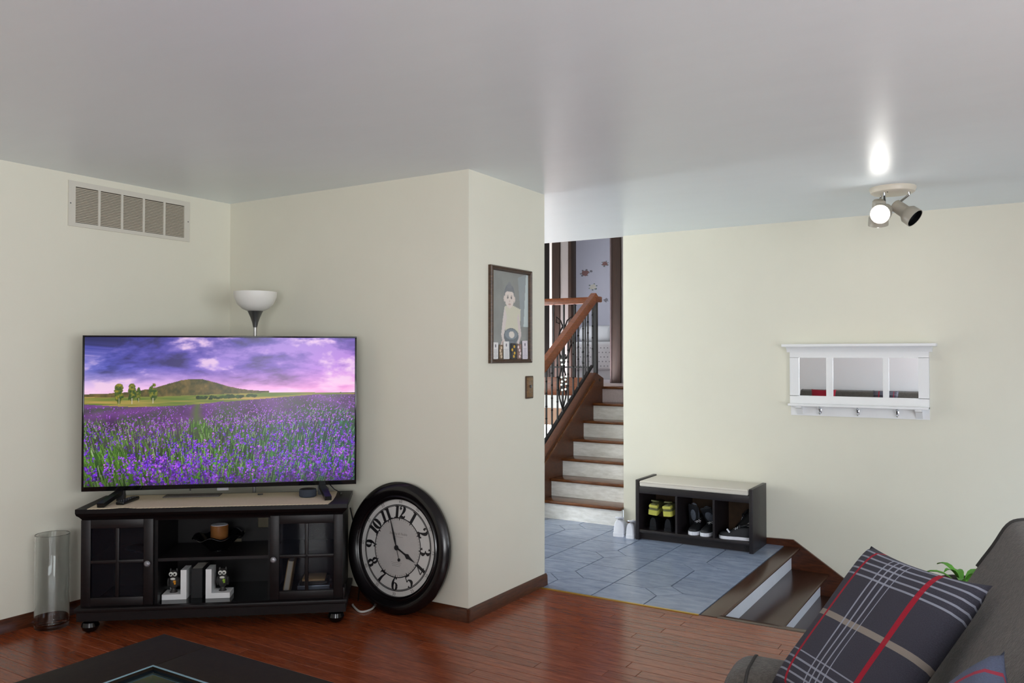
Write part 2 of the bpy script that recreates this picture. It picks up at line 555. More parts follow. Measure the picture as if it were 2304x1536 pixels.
# stairs up
ST = thing('staircase', 'wooden staircase with marble-look risers beyond the foyer', 'stairs')
ST['kind'] = 'structure'
X1, T, R = 6.275, .2165, .1596
for k in range(1, 8):
    x = X1 + (k - 1) * T
    xe = x + T + .03 if k < 7 else XL + .6
    if k < 7:
        ob('tread', MB().box(x, x + T + .05, Y4, SY, k * R - .026, k * R, bev=.008, seg=3), TREADW, ST)
    else:
        ob('tread', MB().box(x, x + .14, Y4, SY, k * R - .026, k * R, bev=.008, seg=3), TREADW, ST)
    ob('riser', MB().box(x + .028, x + .045, Y4, SY, (k - 1) * R, k * R - .02), MARBLE, ST)
# stringer: sawtooth board, then a sloping flat cap
zt = lambda x: .175 + (x - X1) * .7 + .26
sp = [(X1 - .08, 0), (X1 - .08, zt(X1 - .08)), (7.45, zt(7.45)), (7.62, 1.20), (7.62, .75), (6.9, 0)]
ob('stringer', MB().prism(sp, SY, SY + .11, 1), STRW, ST)
ob('stringer_moulding', MB().bar((X1, SY - .004, zt(X1) - .05), (7.42, SY - .004, zt(7.42) - .05), .012, .02), TREADW, ST)
# landing
struct('floor_landing', MB().box(XL + .02, 9.3, Y4, 6.1, ZL - .2, ZL - .001), CARPET, 'pale carpet of the upper landing', 'floor')
struct('floor_bedroom', MB().box(9.3, 11.6, Y4, 6.1, ZL - .2, ZL - .001), CARPET, 'pale bedroom floor beyond the landing', 'floor')
struct('trim_4', MB().box(XL - .012, XL + .03, SY + .11, YF, 1.014, 1.203, bev=.006), RAILW, 'orange brown wood curb along the landing edge', 'trim')
wl = MB().box(XL, XL + .1, SY + .11, YF, .887, 1.014)
struct('wall_landing', wl, WHITE, 'white band of wall below the landing curb', 'wall')
struct('trim_5', MB().box(XL - .012, XL + .02, SY + .11, YF, .878, .892), WHITE, 'thin white ledge below the landing', 'trim')
struct('wall_below_landing', MB().box(XL, XL + .1, SY + .11, YF, .698, .880).box(XL, XL + .1, SY + .11, YF, 0, .06), PINKW, 'pinkish wall below the landing', 'wall')
struct('sun_patch_panel', MB().box(XL + .03, XL + .04, SY + .11, YF, .06, .698), GLOWPATCH, 'added glowing panel in place of a sunlit wall patch below the landing', 'window')  # glowing panel added where sun falls on the wall

# railing
RAIL = thing('stair_railing', 'wrought iron stair railing with wooden handrail', 'railing')
RY = SY + .045
hz = lambda x: 1.355 + (x - 6.47) * .655
bz = lambda x: .60 + (x - 6.40) * .695
ob('handrail', MB().prism([(-.036, -.04), (.036, -.04), (.042, 0), (.028, .04), (-.028, .04), (-.042, 0)], 0, 1.80, 2).xf(
    Matrix.Translation((6.0, RY, hz(6.0))) @ Vector((1, 0, .655)).to_track_quat('Z', 'Y').to_matrix().to_4x4() @ Matrix.Rotation(PI / 2 * 0, 4, 'Z')), RAILW, RAIL)
ob('bottom_rail', MB().bar((6.15, RY, bz(6.15)), (7.45, RY, bz(7.45)), .03, .018), IRON, RAIL)
for k in range(12):
    x = 7.46 - .106 * k
    if abs(x - 6.82) < .04:
        continue
    q = MB()
    q.bar((x, RY, bz(x) - .01), (x, RY, hz(x)), .013, .013, (1, 0, 0))
    zc = (bz(x) + hz(x)) / 2
    for dz in (-.17, -.06, .06, .17):
        q.sphere((x, RY, zc + dz), .012, 4)
    ob('baluster', q, IRON, RAIL)
# ornament panel; glowing dots stand in for sun glints on its collars
q = MB()
xo = 6.82
z0, z1 = bz(xo), hz(xo)
q.bar((xo, RY, z0), (xo, RY, z1), .016, .016, (1, 0, 0))
for s in (-1, 1):
    q.tube([(xo, RY, z0 + .03), (xo + s * .06, RY, z0 + .14), (xo + s * .085, RY, z0 + .25), (xo + s * .07, RY, z0 + .33), (xo + s * .02, RY, z0 + .42)], .008, 6)
    q.tube([(xo + s * .065, RY, z0 + .17), (xo + s * .03, RY, z0 + .25), (xo + s * .05, RY, z0 + .34), (xo + s * .03, RY, z0 + .45), (xo + s * .06, RY, z0 + .55)], .007, 6)
ob('scroll_panel', q, IRON, RAIL)
for s, zs in ((-1, (.215, .265, .295, .335, .455, .495)), (1, (.22, .27, .31, .34, .455, .495))):
    for i, dz in enumerate(zs):
        ob('glint_dot', MB().sphere((xo + s * (.035 + .012 * (i % 2)), RY - .012, z0 + dz * 1.0), 0.0105, 6), GLINT, RAIL)
ob('newel_post', MB().bar((7.53, RY, 1.19), (7.53, RY, 2.0), .036, .036, (1, 0, 0)).lathe([(.05, 1.17), (.05, 1.19), (.03, 1.23)], 16, (7.53, RY, 0)), IRON, RAIL)
ob('newel_post', MB().bar((6.13, RY, 0), (6.13, RY, hz(6.13)), .036, .036, (1, 0, 0)).lathe([(.05, 0), (.05, .02), (.03, .06)], 16, (6.13, RY, 0)), IRON, RAIL)
ob('newel_cap', MB().box(7.45, 7.60, RY - .045, RY + .045, 1.975, 2.035, bev=.012), RAILW, RAIL)
LR = thing('landing_railing', 'wrought iron railing along the landing edge with flat wooden rail', 'railing')
ob('handrail', MB().box(XL - .035, XL + .035, RY + .046, YF, 1.966, 2.034, bev=.012), RAILW, LR)
ob('bottom_rail', MB().box(XL - .01, XL + .01, RY + .02, YF, 1.302, 1.318), IRON, LR)
for k in range(14):
    y = RY + .14 + .125 * k
    if k in (2,):
        q = MB().bar((XL, y, 1.31), (XL, y, 1.98), .016, .016, (1, 0, 0))
        for s in (-1, 1):
            q.tube([(XL, y, 1.35), (XL, y + s * .05, 1.45), (XL, y + s * .085, 1.55), (XL, y + s * .05, 1.68), (XL, y, 1.76)], .008, 6)
            q.tube([(XL, y, 1.70), (XL, y + s * .04, 1.80), (XL, y + s * .09, 1.84), (XL, y + s * .09, 1.78), (XL, y + s * .06, 1.77)], .007, 6)
        ob('scroll_panel', q, IRON, LR)
    else:
        ob('baluster', MB().bar((XL, y, 1.203), (XL, y, 1.98), .013, .013, (1, 0, 0)), IRON, LR)

# hall wall with the bedroom doorway, bedroom
XH = 8.6
hw = MB().box(XH, XH + .1, Y4, 3.862, ZL, 3.58).box(XH, XH + .1, 4.54, 4.655, ZL, 3.58).box(XH, XH + .1, 4.757, 6.2, ZL, 3.58).box(XH, XH + .1, 3.862, 4.757, 3.2, 3.58)
struct('wall_hall', hw, HALLW, 'grey hall wall around the bedroom doorway', 'wall')
d1 = struct('door_1', MB().box(XH - .025, XH + .12, 3.862, 3.975, ZL, 3.2, bev=.006), CASEW, 'dark wood casing on the near side of the bedroom doorway', 'door frame')
ob('casing_edge', MB().box(XH - .03, XH + .11, 3.974, 3.994, ZL, 3.2, bev=.003), mat('casing_light_edge', (88, 76, 80), 0.5, var=0.1), d1)
struct('door_2', MB().box(XH - .02, XH + .11, 4.50, 4.542, ZL, 3.2, bev=.004), CASEW, 'thin dark jamb on the far side of the bedroom doorway', 'door frame')
d3 = struct('door_3', MB().box(XH - .03, XH + .05, 4.655, 4.757, ZL, 3.2, bev=.006), CASEW, 'dark wood panel post beside the landing railing', 'door frame')
ob('door_edge', MB().box(XH - .028, XH + .02, 4.757, 4.79, ZL + .2, 3.2), WHITE, d3)
ob('door_edge', MB().box(XH - .028, XH + .02, 4.79, 4.9, ZL, 3.2), BLACKW, d3)
struct('wall_bedroom', MB().box(11.5, 11.6, Y4, 6.1, ZL, 3.58), PAPER, 'pale floral wallpaper of the upstairs bedroom', 'wall')
wpw = bpy.data.objects['wall_bedroom']
XW = 11.5
petal_cols = [mat('petal_red', (150, 112, 108), .8, var=.2), mat('petal_white', (226, 220, 206), .8, var=.1), mat('petal_grey', (136, 132, 138), .8, var=.2), mat('petal_green', (120, 130, 124), .8, var=.2)]


def onX(px, py, X):
    d = fw + rt * ((px - 1152) / F) - up * ((py - 768) / F)
    t = X / d.x
    return Vector((X, d.y * t, EYE + d.z * t))


for n, (px, py, r, kind) in enumerate([(1316, 614, .09, 0), (1334, 645, .085, 1), (1284, 635, .05, 2), (1361, 593, .07, 0), (1363, 675, .05, 2), (1290, 686, .06, 1), (1330, 610, .03, 2), (1322, 560, .0, 0), (1305, 700, .04, 2)]):
    if r == 0:
        continue
    c = onX(px, py, XW)
    r *= .8
    q = MB()
    for k in range(7):
        a = 2 * PI * k / 7 + n
        rr = r * (.55 if k % 2 else .38)
        q.sphere((XW - .001, c.y + rr * 1.15 * math.cos(a), c.z + rr * .7 * math.sin(a)), r * random.uniform(.26, .42), 5, (.06, 1.1, .8))
    fo = ob('flower_motif', q, petal_cols[kind], wpw)
    q = MB()
    for k in range(6):
        a = 2 * PI * k / 6 + n * 1.7 + random.uniform(-.3, .3)
        q.sphere((XW - .0005, c.y + r * 1.0 * math.cos(a), c.z + r * .7 * math.sin(a)), r * random.uniform(.16, .3), 5, (.06, 1.2, .7))
    ob('leaf_motif', q, petal_cols[3 if n % 2 else 2], wpw)

BED = thing('bed', 'white dotted daybed seen through the bedroom doorway', 'bed', (0, 0, ZL))
ob('mattress', MB().box(9.8, 11.3, 3.3, 5.9, .12, .50, bev=.05, seg=3), DOTS, BED)
ob('bed_base', MB().box(9.85, 11.28, 3.35, 5.85, 0, .13), DOTS, BED)
DOTM = mat('cover_dot', (130, 128, 132), .9, var=.1)
q = MB()
for i in range(26):
    for j in range(5):
        y = 4.2 + i * .05 + (.025 if j % 2 else 0)
        q.box(9.7985, 9.8, y - .007, y + .007, .17 + j * .06, .184 + j * .06)
dots = ob('dot_print', q, DOTM, BED)
dots['kind'] = 'stuff'
tag(ob('bed_pillow', MB().box(-.09, .09, -.28, .28, 0, .24, bev=.08, seg=4), DOTS, None, (10.9, 5.30, ZL + .522), 0, rot=(0, .25, 0)), 'pale pillow propped on the dotted daybed', 'pillow')
tag(ob('bed_pillow', MB().box(-.1, .1, -.24, .24, 0, .22, bev=.09, seg=4), mat('green_grey_fabric', (96, 104, 96), .9, var=.1), None, (10.8, 4.72, ZL + .522), 0, rot=(0, .25, 0)), 'green grey pillow on the dotted daybed', 'pillow')
wls = MB().box(7.55, 7.68, 6.1, 6.2, ZL - .2, 3.58).box(8.5, XH, 6.1, 6.2, ZL - .2, 3.58).box(7.68, 8.5, 6.1, 6.2, ZL - .2, 1.9).box(7.68, 8.5, 6.1, 6.2, 3.3, 3.58)  # opening added and sized to throw a sun patch on the landing floor
struct('wall_landing_side', wls, HALLW, 'unseen hall wall with an opening added for the sun patch', 'wall')
struct('wall_foyer_upper', MB().box(6.385, 7.6, YF, YF + .1, H, 3.58).box(7.5, 7.6, YF + .1, 6.2, ZL, 3.58), WALL, 'cream wall above the foyer beside the landing', 'wall')
struct('wall_bedroom_side', MB().box(XH, 11.6, 6.1, 6.2, ZL, 3.58), PAPER, 'pale side wall of the upstairs bedroom', 'wall')

# ------------------------------------------------------------------ painted pictures (flat prints and the screen)


def vnoise(h, w, cy, cx, rng):
    g = rng.random((cy + 2, cx + 2))
    y = np.linspace(0, cy, h, endpoint=False)
    x = np.linspace(0, cx, w, endpoint=False)
    yi, xi = y.astype(int), x.astype(int)
    fy, fx = (y - yi)[:, None], (x - xi)[None]
    fy, fx = fy * fy * (3 - 2 * fy), fx * fx * (3 - 2 * fx)
    a, b = g[yi][:, xi], g[yi][:, xi + 1]
    c, d = g[yi + 1][:, xi], g[yi + 1][:, xi + 1]
    return (a * (1 - fx) + b * fx) * (1 - fy) + (c * (1 - fx) + d * fx) * fy


def fbm(h, w, cy, cx, rng, octv=5):
    o, a, t = np.zeros((h, w)), 1.0, 0
    for k in range(octv):
        o += a * vnoise(h, w, max(1, int(cy * 2 ** k)), max(1, int(cx * 2 ** k)), rng)
        t += a
        a *= .55
    return o / t


def picture(name, img, w, h, mt, parent, loc, rot):
    H_, W_ = img.shape[:2]
    me = bpy.data.meshes.new(name)
    xs = np.linspace(-w / 2, w / 2, W_)
    zs = np.linspace(h / 2, -h / 2, H_)
    co = np.zeros((H_, W_, 3), np.float32)
    co[..., 0] = xs[None]
    co[..., 2] = zs[:, None]
    idx = np.arange(H_ * W_).reshape(H_, W_)
    q = np.stack([idx[1:, :-1], idx[1:, 1:], idx[:-1, 1:], idx[:-1, :-1]], -1).reshape(-1, 4)
    me.vertices.add(H_ * W_)
    me.vertices.foreach_set('co', co.ravel())
    me.loops.add(q.size)
    me.loops.foreach_set('vertex_index', q.ravel().astype(np.int32))
    me.polygons.add(len(q))
    me.polygons.foreach_set('loop_start', np.arange(0, q.size, 4, dtype=np.int32))
    me.polygons.foreach_set('loop_total', np.full(len(q), 4, np.int32))
    me.update()
    at = me.color_attributes.new('picture', 'FLOAT_COLOR', 'POINT')
    c = np.clip(img, 0, 255) / 255
    l = np.where(c <= .04045, c / 12.92, ((c + .055) / 1.055) ** 2.4)
    rgba = np.ones((H_, W_, 4), np.float32)
    rgba[..., :3] = l
    at.data.foreach_set('color', rgba.ravel())
    me.materials.append(mt)
    return ob(name, me, None, parent, loc, rot=rot)


def mix(a, b, t):
    return a * (1 - t) + b * t


def lavender(Wd=600, Hd=326):
    rng = np.random.default_rng(3)
    U, V = np.meshgrid(np.linspace(0, 1, Wd), np.linspace(0, 1, Hd))
    A = lambda *c: np.array(c, float)
    hor = .385
    t = np.clip(V / hor, 0, 1)[..., None]
    u3 = U[..., None]
    topc = mix(A(58, 62, 150), A(92, 62, 168), u3)
    midc = mix(A(84, 92, 186), A(140, 84, 190), u3)
    lowc = mix(A(222, 186, 220), A(242, 150, 214), u3)
    img = np.where(t < .55, mix(topc, midc, np.clip(t / .55, 0, 1)), mix(midc, lowc, np.clip((t - .55) / .42, 0, 1)))
    # streaked clouds, sheared towards the vanishing point
    base = fbm(Hd * 2, Wd * 2, 7, 7, rng, 6)
    su = np.clip(((U - .55) * (0.55 + .75 * (1 - V / hor) * .9) + .5), 0, 1)
    sv = np.clip(V / hor * .55 + .2 * np.abs(U - .55), 0, 1)
    n = base[(sv * (Hd * 2 - 1)).astype(int), (su * (Wd * 2 - 1)).astype(int)]
    n2 = fbm(Hd, Wd, 9, 10, rng, 5)
    n = (n - n.min()) / (n.max() - n.min())
    d = np.clip((n - .42) * 4.2, -1, 1.2)[..., None]
    img = img * (1 + .38 * np.minimum(d, 0)) + np.maximum(d, 0) * A(70, 56, 46) * (0.9 - .4 * t)
    hl = np.clip((n - .55) * 5, 0, 1)[..., None] * np.clip((n2 - .47) * 7, 0, 1)[..., None]
    img = mix(img, A(250, 214, 240), hl * .8)
    # hill
    hill = hor - .072 * np.exp(-((U - .385) / .13) ** 2) - .012 * np.clip((U) / .2, 0, 1) * (U < .67) - .004 * vnoise(Hd, Wd, 1, 90, rng) - .018 * ((U > .18) & (U < .66)) * np.clip(1 - abs(U - .42) / .26, 0, 1)
    g = fbm(Hd, Wd, 30, 60, rng, 4)[..., None]
    hm = (V > hill)[..., None]
    img = np.where(hm, mix(A(66, 66, 34), A(132, 108, 58), np.clip(g * 1.6 - .4, 0, 1)), img)
    # plain
    pm_ = (V > .392 + .012 * np.sin(U * 5 + 1))[..., None]
    pl = mix(A(96, 120, 44), A(196, 160, 86), np.clip(fbm(Hd, Wd, 60, 6, rng, 3) * 2.2 - .6, 0, 1)[..., None])
    img = np.where(pm_, pl, img)
    # trees
    for cx, cy, w_, h_ in ((.122, .375, .016, .062), (.168, .375, .015, .060), (.192, .385, .008, .042), (.243, .378, .015, .055)):
        dd = ((U - cx) / w_) ** 2 + ((V - cy) / h_) ** 2 + (fbm(Hd, Wd, 50, 90, rng, 2) - .5) * 1.6
        tm = (dd < 1)[..., None]
        img = np.where(tm, mix(A(46, 74, 24), A(150, 140, 40), np.clip(fbm(Hd, Wd, 80, 150, rng, 2) * 2 - .6, 0, 1)[..., None]), img)
        img[(np.abs(U - cx) < .0014) & (V > cy + h_ * .6) & (V < cy + h_ * 1.25)] = A(196, 184, 150)
    for k in range(40):
        cx = rng.uniform(.4, .62)
        cy = .415 - .012 * (cx - .4) / .2 + rng.normal(0, .004)
        dd = ((U - cx) / .008) ** 2 + ((V - cy) / .009) ** 2
        img = np.where((dd < 1)[..., None], A(40, 62, 22) * rng.uniform(.8, 1.4), img)
    # field ground colour
    fl_ = .45 + .02 * np.sin(U * 7) * (U < .5) - .055 * np.clip((U - .45) / .4, 0, 1)
    fm = (V > fl_)
    dp = np.clip((V - fl_) / (1 - fl_), 0, 1)
    gn = fbm(Hd, Wd, 10, 10, rng, 5)
    # low mounds of lavender running away from the viewer
    md = .5 + .5 * np.sin((U - .45) / (.10 + .55 * dp) * 3.4 + 2.2 * gn + 5 * np.sqrt(dp))
    green = np.clip(dp * 1.7 - .25 + (1 - md) * .5 + (gn - .5) * 1.2, 0, 1)[..., None]
    gcol = mix(A(128, 74, 152), A(52, 88, 34), green)
    gcol = mix(gcol, A(22, 74, 56), (np.clip((U - .42) * 2.4, 0, 1) * np.clip(dp * 1.7, 0, 1))[..., None] * .75)
    gcol = gcol * (0.45 + .75 * gn)[..., None]
    img = np.where(fm[..., None], gcol, img)
    pu = .445 + .045 * np.sin(V * 9)
    path = np.clip(1 - np.abs(U - pu) / (.02 + .07 * dp), 0, 1) * fm * np.clip(1.3 - dp * 2.2, 0, 1)
    img = mix(img, A(84, 112, 46), path[..., None] * .8)
    clump = fbm(120, 120, 7, 8, rng, 3)
    clump = (clump - clump.min()) / (clump.max() - clump.min())
    N = 7600
    vs = np.sort(.40 + .64 * rng.random(N) ** 1.15)
    for v in vs:
        u = rng.random()
        lim = .45 + .02 * math.sin(u * 7) * (u < .5) - .055 * min(1, max(0, (u - .45) / .4))
        if v < lim:
            continue
        d_ = (v - lim) / (1 - lim)
        px, py = u * Wd, v * Hd
        L = 2 + 34 * d_ * rng.uniform(.5, 1.2)
        lean = (u - .45) * .7 + rng.normal(0, .13)
        onpath = abs(u - (.445 + .045 * math.sin(v * 9))) < .02 + .05 * d_ and d_ < .45
        cl = clump[min(119, int(v * 119)), min(119, int(u * 119))]
        right = np.clip((u - .45) * 2.4, 0, 1)
        if d_ > .16 and rng.random() < .9:
            col = mix(A(112, 168, 52), A(48, 128, 96), right) * rng.uniform(.45, 1.2)
            if rng.random() < .12:
                col = A(188, 200, 170)
            if .36 < u < .48 and d_ > .55 and rng.random() < .3:
                col = A(90, 200, 30)
            k = np.linspace(0, 1, int(L) + 2)
            xx = (px + lean * L * k).astype(int)
            yy = (py + L - L * k).astype(int)
            ok = (xx >= 0) & (xx < Wd) & (yy >= 0) & (yy < Hd)
            img[yy[ok], xx[ok]] = img[yy[ok], xx[ok]] * .3 + col * .7
        pf = (1.0 if d_ < .3 else .40) * (.15 + 1.3 * cl)
        if u < .16 and d_ > .55:
            pf *= .35
        if onpath:
            pf *= .12
        if rng.random() < pf:
            fx, fy = px + lean * L, py
            pur = mix(A(154, 78, 206), A(92, 34, 190), rng.random()) * rng.uniform(.7, 1.25)
            if d_ < .3:
                pur = mix(pur, A(176, 100, 196), .5)
            nb = 1 + int(11 * d_ * rng.uniform(.5, 1))
            hgt = 1 + 9 * d_
            for b in range(nb):
                r = .75 + 1.5 * d_ * rng.uniform(.5, 1)
                ty_ = rng.uniform(-1, 1)
                cx = fx + rng.normal(0, .4 + 2.0 * d_ * (1 - .5 * abs(ty_))) + lean * hgt * ty_ * .5
                cy = fy - ty_ * hgt
                x0, x1, y0, y1 = max(0, int(cx - r)), min(Wd, int(cx + r) + 2), max(0, int(cy - r)), min(Hd, int(cy + r) + 2)
                if x1 <= x0 or y1 <= y0:
                    continue
                yy, xx = np.mgrid[y0:y1, x0:x1]
                mk = ((xx - cx) ** 2 + (yy - cy) ** 2) < r * r
                img[y0:y1, x0:x1][mk] = pur * rng.uniform(.6, 1.35)
    img *= (1 - .35 * np.clip((V - .88) / .12, 0, 1))[..., None]
    return img


def portrait(Wd=96, Hd=132):
    # old snapshot: a small child in a pale waistcoat before a dark curtain
    U, V = np.meshgrid(np.linspace(0, 1, Wd), np.linspace(0, 1, Hd))
    A = lambda *c: np.array(c, float)
    rng = np.random.default_rng(5)
    img = np.ones((Hd, Wd, 3)) * A(134, 136, 132) * (0.92 + .16 * fbm(Hd, Wd, 6, 5, rng, 4))[..., None]

    def el(cx, cy, rx, ry, col, a=1.0):
        mk = (((U - cx) / rx) ** 2 + ((V - cy) / ry) ** 2 < 1)
        img[mk] = img[mk] * (1 - a) + A(*col) * a

    def poly(pts, col, a=1.0):
        n = len(pts)
        ins = np.zeros(U.shape, bool)
        for i in range(n):
            x1, y1 = pts[i]
            x2, y2 = pts[(i + 1) % n]
            c = ((y1 > V) != (y2 > V)) & (U < (x2 - x1) * (V - y1) / (y2 - y1 + 1e-9) + x1)
            ins ^= c
        img[ins] = img[ins] * (1 - a) + A(*col) * a
    poly([(.93, 0), (1, 0), (1, .62), (.86, .62)], (196, 208, 206))
    poly([(.70, .05), (.92, 0), (.86, .62), (.80, .62)], (150, 160, 166), .7)
    poly([(0, .82), (1, .80), (1, 1), (0, 1)], (120, 122, 118), .6)
    el(.47, .245, .135, .105, (112, 116, 122))
    el(.47, .17, .06, .06, (124, 128, 132), .8)
    poly([(.42, .36), (.55, .36), (.56, .44), (.41, .44)], (222, 206, 196))
    poly([(.34, .40), (.44, .38), (.48, .43), (.55, .38), (.78, .42), (.77, .55), (.72, .70), (.36, .70), (.35, .5)], (212, 208, 186))
    poly([(.34, .40), (.30, .52), (.25, .72), (.31, .86), (.38, .84), (.33, .72), (.40, .52)], (218, 206, 200))
    poly([(.72, .46), (.76, .58), (.80, .72), (.72, .84), (.66, .80), (.72, .70), (.68, .52)], (214, 200, 196))
    el(.47, .30, .125, .115, (226, 212, 202))
    el(.335, .31, .02, .035, (222, 206, 196))
    el(.605, .31, .02, .035, (222, 206, 196))
    poly([(.35, .25), (.40, .19), (.55, .19), (.59, .25), (.55, .225), (.40, .225)], (116, 120, 124))
    for x in (.425, .525):
        el(x, .295, .022, .014, (120, 112, 110))
        el(x, .272, .03, .006, (176, 162, 152), .7)
    el(.475, .335, .014, .016, (206, 186, 176))
    el(.475, .372, .035, .010, (196, 160, 152))
    el(.52, .74, .20, .095, (88, 96, 104))
    el(.52, .715, .17, .06, (120, 130, 138))
    el(.53, .72, .075, .04, (222, 214, 204))
    poly([(.46, .80), (.58, .80), (.60, .92), (.44, .92)], (104, 110, 116))
    el(.30, .84, .06, .05, (218, 200, 192))
    return img * .92 + 18


# ------------------------------------------------------------------ television stand
STAND = thing('tv_stand', 'long black media cabinet with glass doors and ball feet in the corner', 'cabinet', (2.814, 3.581, 0), math.radians(-51))
HW, DP = .685, .43
ob('top', MB().prism([(-HW, 0), (HW, 0), (HW, DP), (-HW, DP)], .618, .64), BLACKW, STAND)
q = MB()
for (o1, z1_, o2, z2_) in ((0, .618, .006, .605), (.006, .605, .022, .592), (.022, .592, .026, .575)):
    pass
cor = [(0, .62), (.004, .607), (.014, .598), (.024, .585), (.026, .572)]
for i in range(len(cor) - 1):
    a, za = cor[i]
    b, zb = cor[i + 1]
    q.add([(-HW + a, a, za), (HW - a, a, za), (HW - a, DP, za), (-HW + a, DP, za), (-HW + b, b, zb), (HW - b, b, zb), (HW - b, DP, zb), (-HW + b, DP, zb)],
          [(0, 1, 5, 4), (1, 2, 6, 5), (2, 3, 7, 6), (3, 0, 4, 7)])
ob('cornice', q, BLACKW, STAND)
ob('side_panel', B(-.66, -.635, .03, DP - .01, .13, .59), BLACKW, STAND)
ob('side_panel', B(.635, .66, .03, DP - .01, .13, .59), BLACKW, STAND)
ob('divider', B(-.312, -.29, .045, DP - .015, .13, .59), BLACKW, STAND)
ob('divider', B(.27, .292, .045, DP - .015, .13, .59), BLACKW, STAND)
ob('bottom_board', B(-.66, .66, .03, DP - .01, .115, .135), BLACKG, STAND)
ob('top_rail', B(-.66, .66, .03, .05, .572, .592), BLACKF, STAND)
ob('shelf', B(-.29, .27, .05, DP - .03, .352, .368), BLACKF, STAND)
q = B(-.66, -.05, DP - .012, DP - .004, .13, .59).box(.06, .27, DP - .012, DP - .004, .13, .44).box(.06, .15, DP - .012, DP - .004, .44, .59).box(-.05, .06, DP - .012, DP - .004, .13, .29).box(-.05, .06, DP - .012, DP - .004, .38, .50).box(.27, .66, DP - .012, DP - .004, .13, .59)
ob('back_panel', q, BLACKW, STAND)
base_p = [(0, .133), (-.004, .128), (-.004, .118), (.01, .110), (.01, .07)]
q = MB().box(-HW - .002, HW + .002, -.004, DP, .112, .134, bev=.005).box(-HW + .008, HW - .008, .008, DP - .01, .066, .114)
ob('plinth', q, BLACKF, STAND)
q = MB().box(.662, .672, .02, .1, .134, .19, bev=.002)
ob('side_block', q, BLACKF, STAND)
for x in (-.625, .625):
    for y in (.055, DP - .06):
        ob('foot', MB().lathe([(0, 0), (.018, 0), (.036, .012), (.044, .032), (.038, .052), (.02, .062), (.022, .07), (0, .07)], 20, (x, y, 0)), BLACKG, STAND)
for s, x0, x1 in ((-1, -.662, -.306), (1, .283, .662)):
    d = ob('door', MB().box(x0, x0 + .048, .018, .042, .137, .582, bev=.003).box(x1 - .048, x1, .018, .042, .137, .582, bev=.003)
           .box(x0 + .048, x1 - .048, .018, .042, .137, .182, bev=.003).box(x0 + .048, x1 - .048, .018, .042, .537, .582, bev=.003), BLACKF, STAND)
    xm = (x0 + x1) / 2
    ob('muntin', MB().box(xm - .009, xm + .009, .02, .04, .182, .537, bev=.003), BLACKF, d)
    ob('muntin', MB().box(x0 + .048, x1 - .048, .02, .04, .355, .373, bev=.003), BLACKF, d)
    for (a, b) in ((x0 + .046, xm - .008), (xm + .008, x1 - .046)):
        for (c, e) in ((.18, .357), (.371, .539)):
            ob('pane', B(a, b, .029, .032, c, e), PANE, d)
    kx = x1 - .022 if s < 0 else x0 + .022
    ob('knob', MB().lathe([(0, 0), (.006, 0), (.006, .012), (.014, .018), (.016, .026), (.010, .033), (0, .035)], 16, (kx, .018, .355), Matrix.Rotation(PI / 2, 4, 'X')), PEWTER, d)


def S(x, y, z):           # stand-local to world
    a = math.radians(-51)
    return (2.814 + x * math.cos(a) - y * math.sin(a), 3.581 + x * math.sin(a) + y * math.cos(a), z)


RS = math.radians(-51)
# runner cloth with scalloped edge
q = MB()
n = 120
pts = []
zc = .6415
for i in range(n + 1):
    x = -.625 + 1.21 * i / n
    dip = .012 * max(0, math.sin(i * .9)) ** 2
    pts.append((x, -.003 + .004 * (i % 2) + (.03 * math.exp(-((x + .46) / .05) ** 2)) + .008 * math.exp(-((x + .1) / .03) ** 2)))
poly = pts + [(.60, .12), (.603, .25), (.60, .40), (-.63, .40), (-.628, .2)]
tag(ob('table_runner', MB().prism(poly, .6401, .643), CLOTH, None, (2.814, 3.581, 0), RS, smooth=0), 'tan cloth runner with scalloped edge on the media cabinet', 'cloth')

# television
TV = thing('television', 'large flat television showing a lavender field, on the media cabinet', 'television', (3.002, 3.7435, .70), math.radians(-47.5))
TW, TH = .7235, .838
ob('back_case', MB().box(-TW + .1, TW - .1, .025, .065, .06, .6, bev=.015).box(-TW, TW, .004, .028, 0, TH), BLACKP, TV)
ob('bezel', MB().box(-TW, TW, -.008, .006, 0, .024, bev=.002).box(-TW, TW, -.008, .006, TH - .009, TH, bev=.002).box(-TW, -TW + .01, -.008, .006, .02, TH - .008, bev=.002).box(TW - .01, TW, -.008, .006, .02, TH - .008, bev=.002), BLACKG, TV)
SCREEN = attr_mat('screen_picture', emission=0.92, rough=.25, spec=.3)
picture('screen', lavender(), 2 * (TW - .010), TH - .033, SCREEN, TV, (0, -.0015, .024 + (TH - .033) / 2), (0, 0, 0))
ob('logo_tab', MB().box(-.03, .03, -.006, .004, -.014, 0), mat('grey_tab', (150, 152, 154), .4, var=.03), TV)
ob('sensor', MB().box(-.175, -.168, -.004, .004, -.012, 0), BLACKP, TV)
for s in (-1, 1):
    q = MB()
    x = s * .53
    q.prism([(-.02, .0), (.02, .0), (.02, .03), (-.02, .03)], -.055, .02)
    q.xf(Matrix.Translation((x, 0, 0)))
    q.bar((x, .02, -.005), (x + s * .045, -.19, -.045), .036, .022)
    q.bar((x, .0, -.005), (x + s * .02, .12, -.047), .036, .018)
    ob('foot', q, BLACKP, TV)

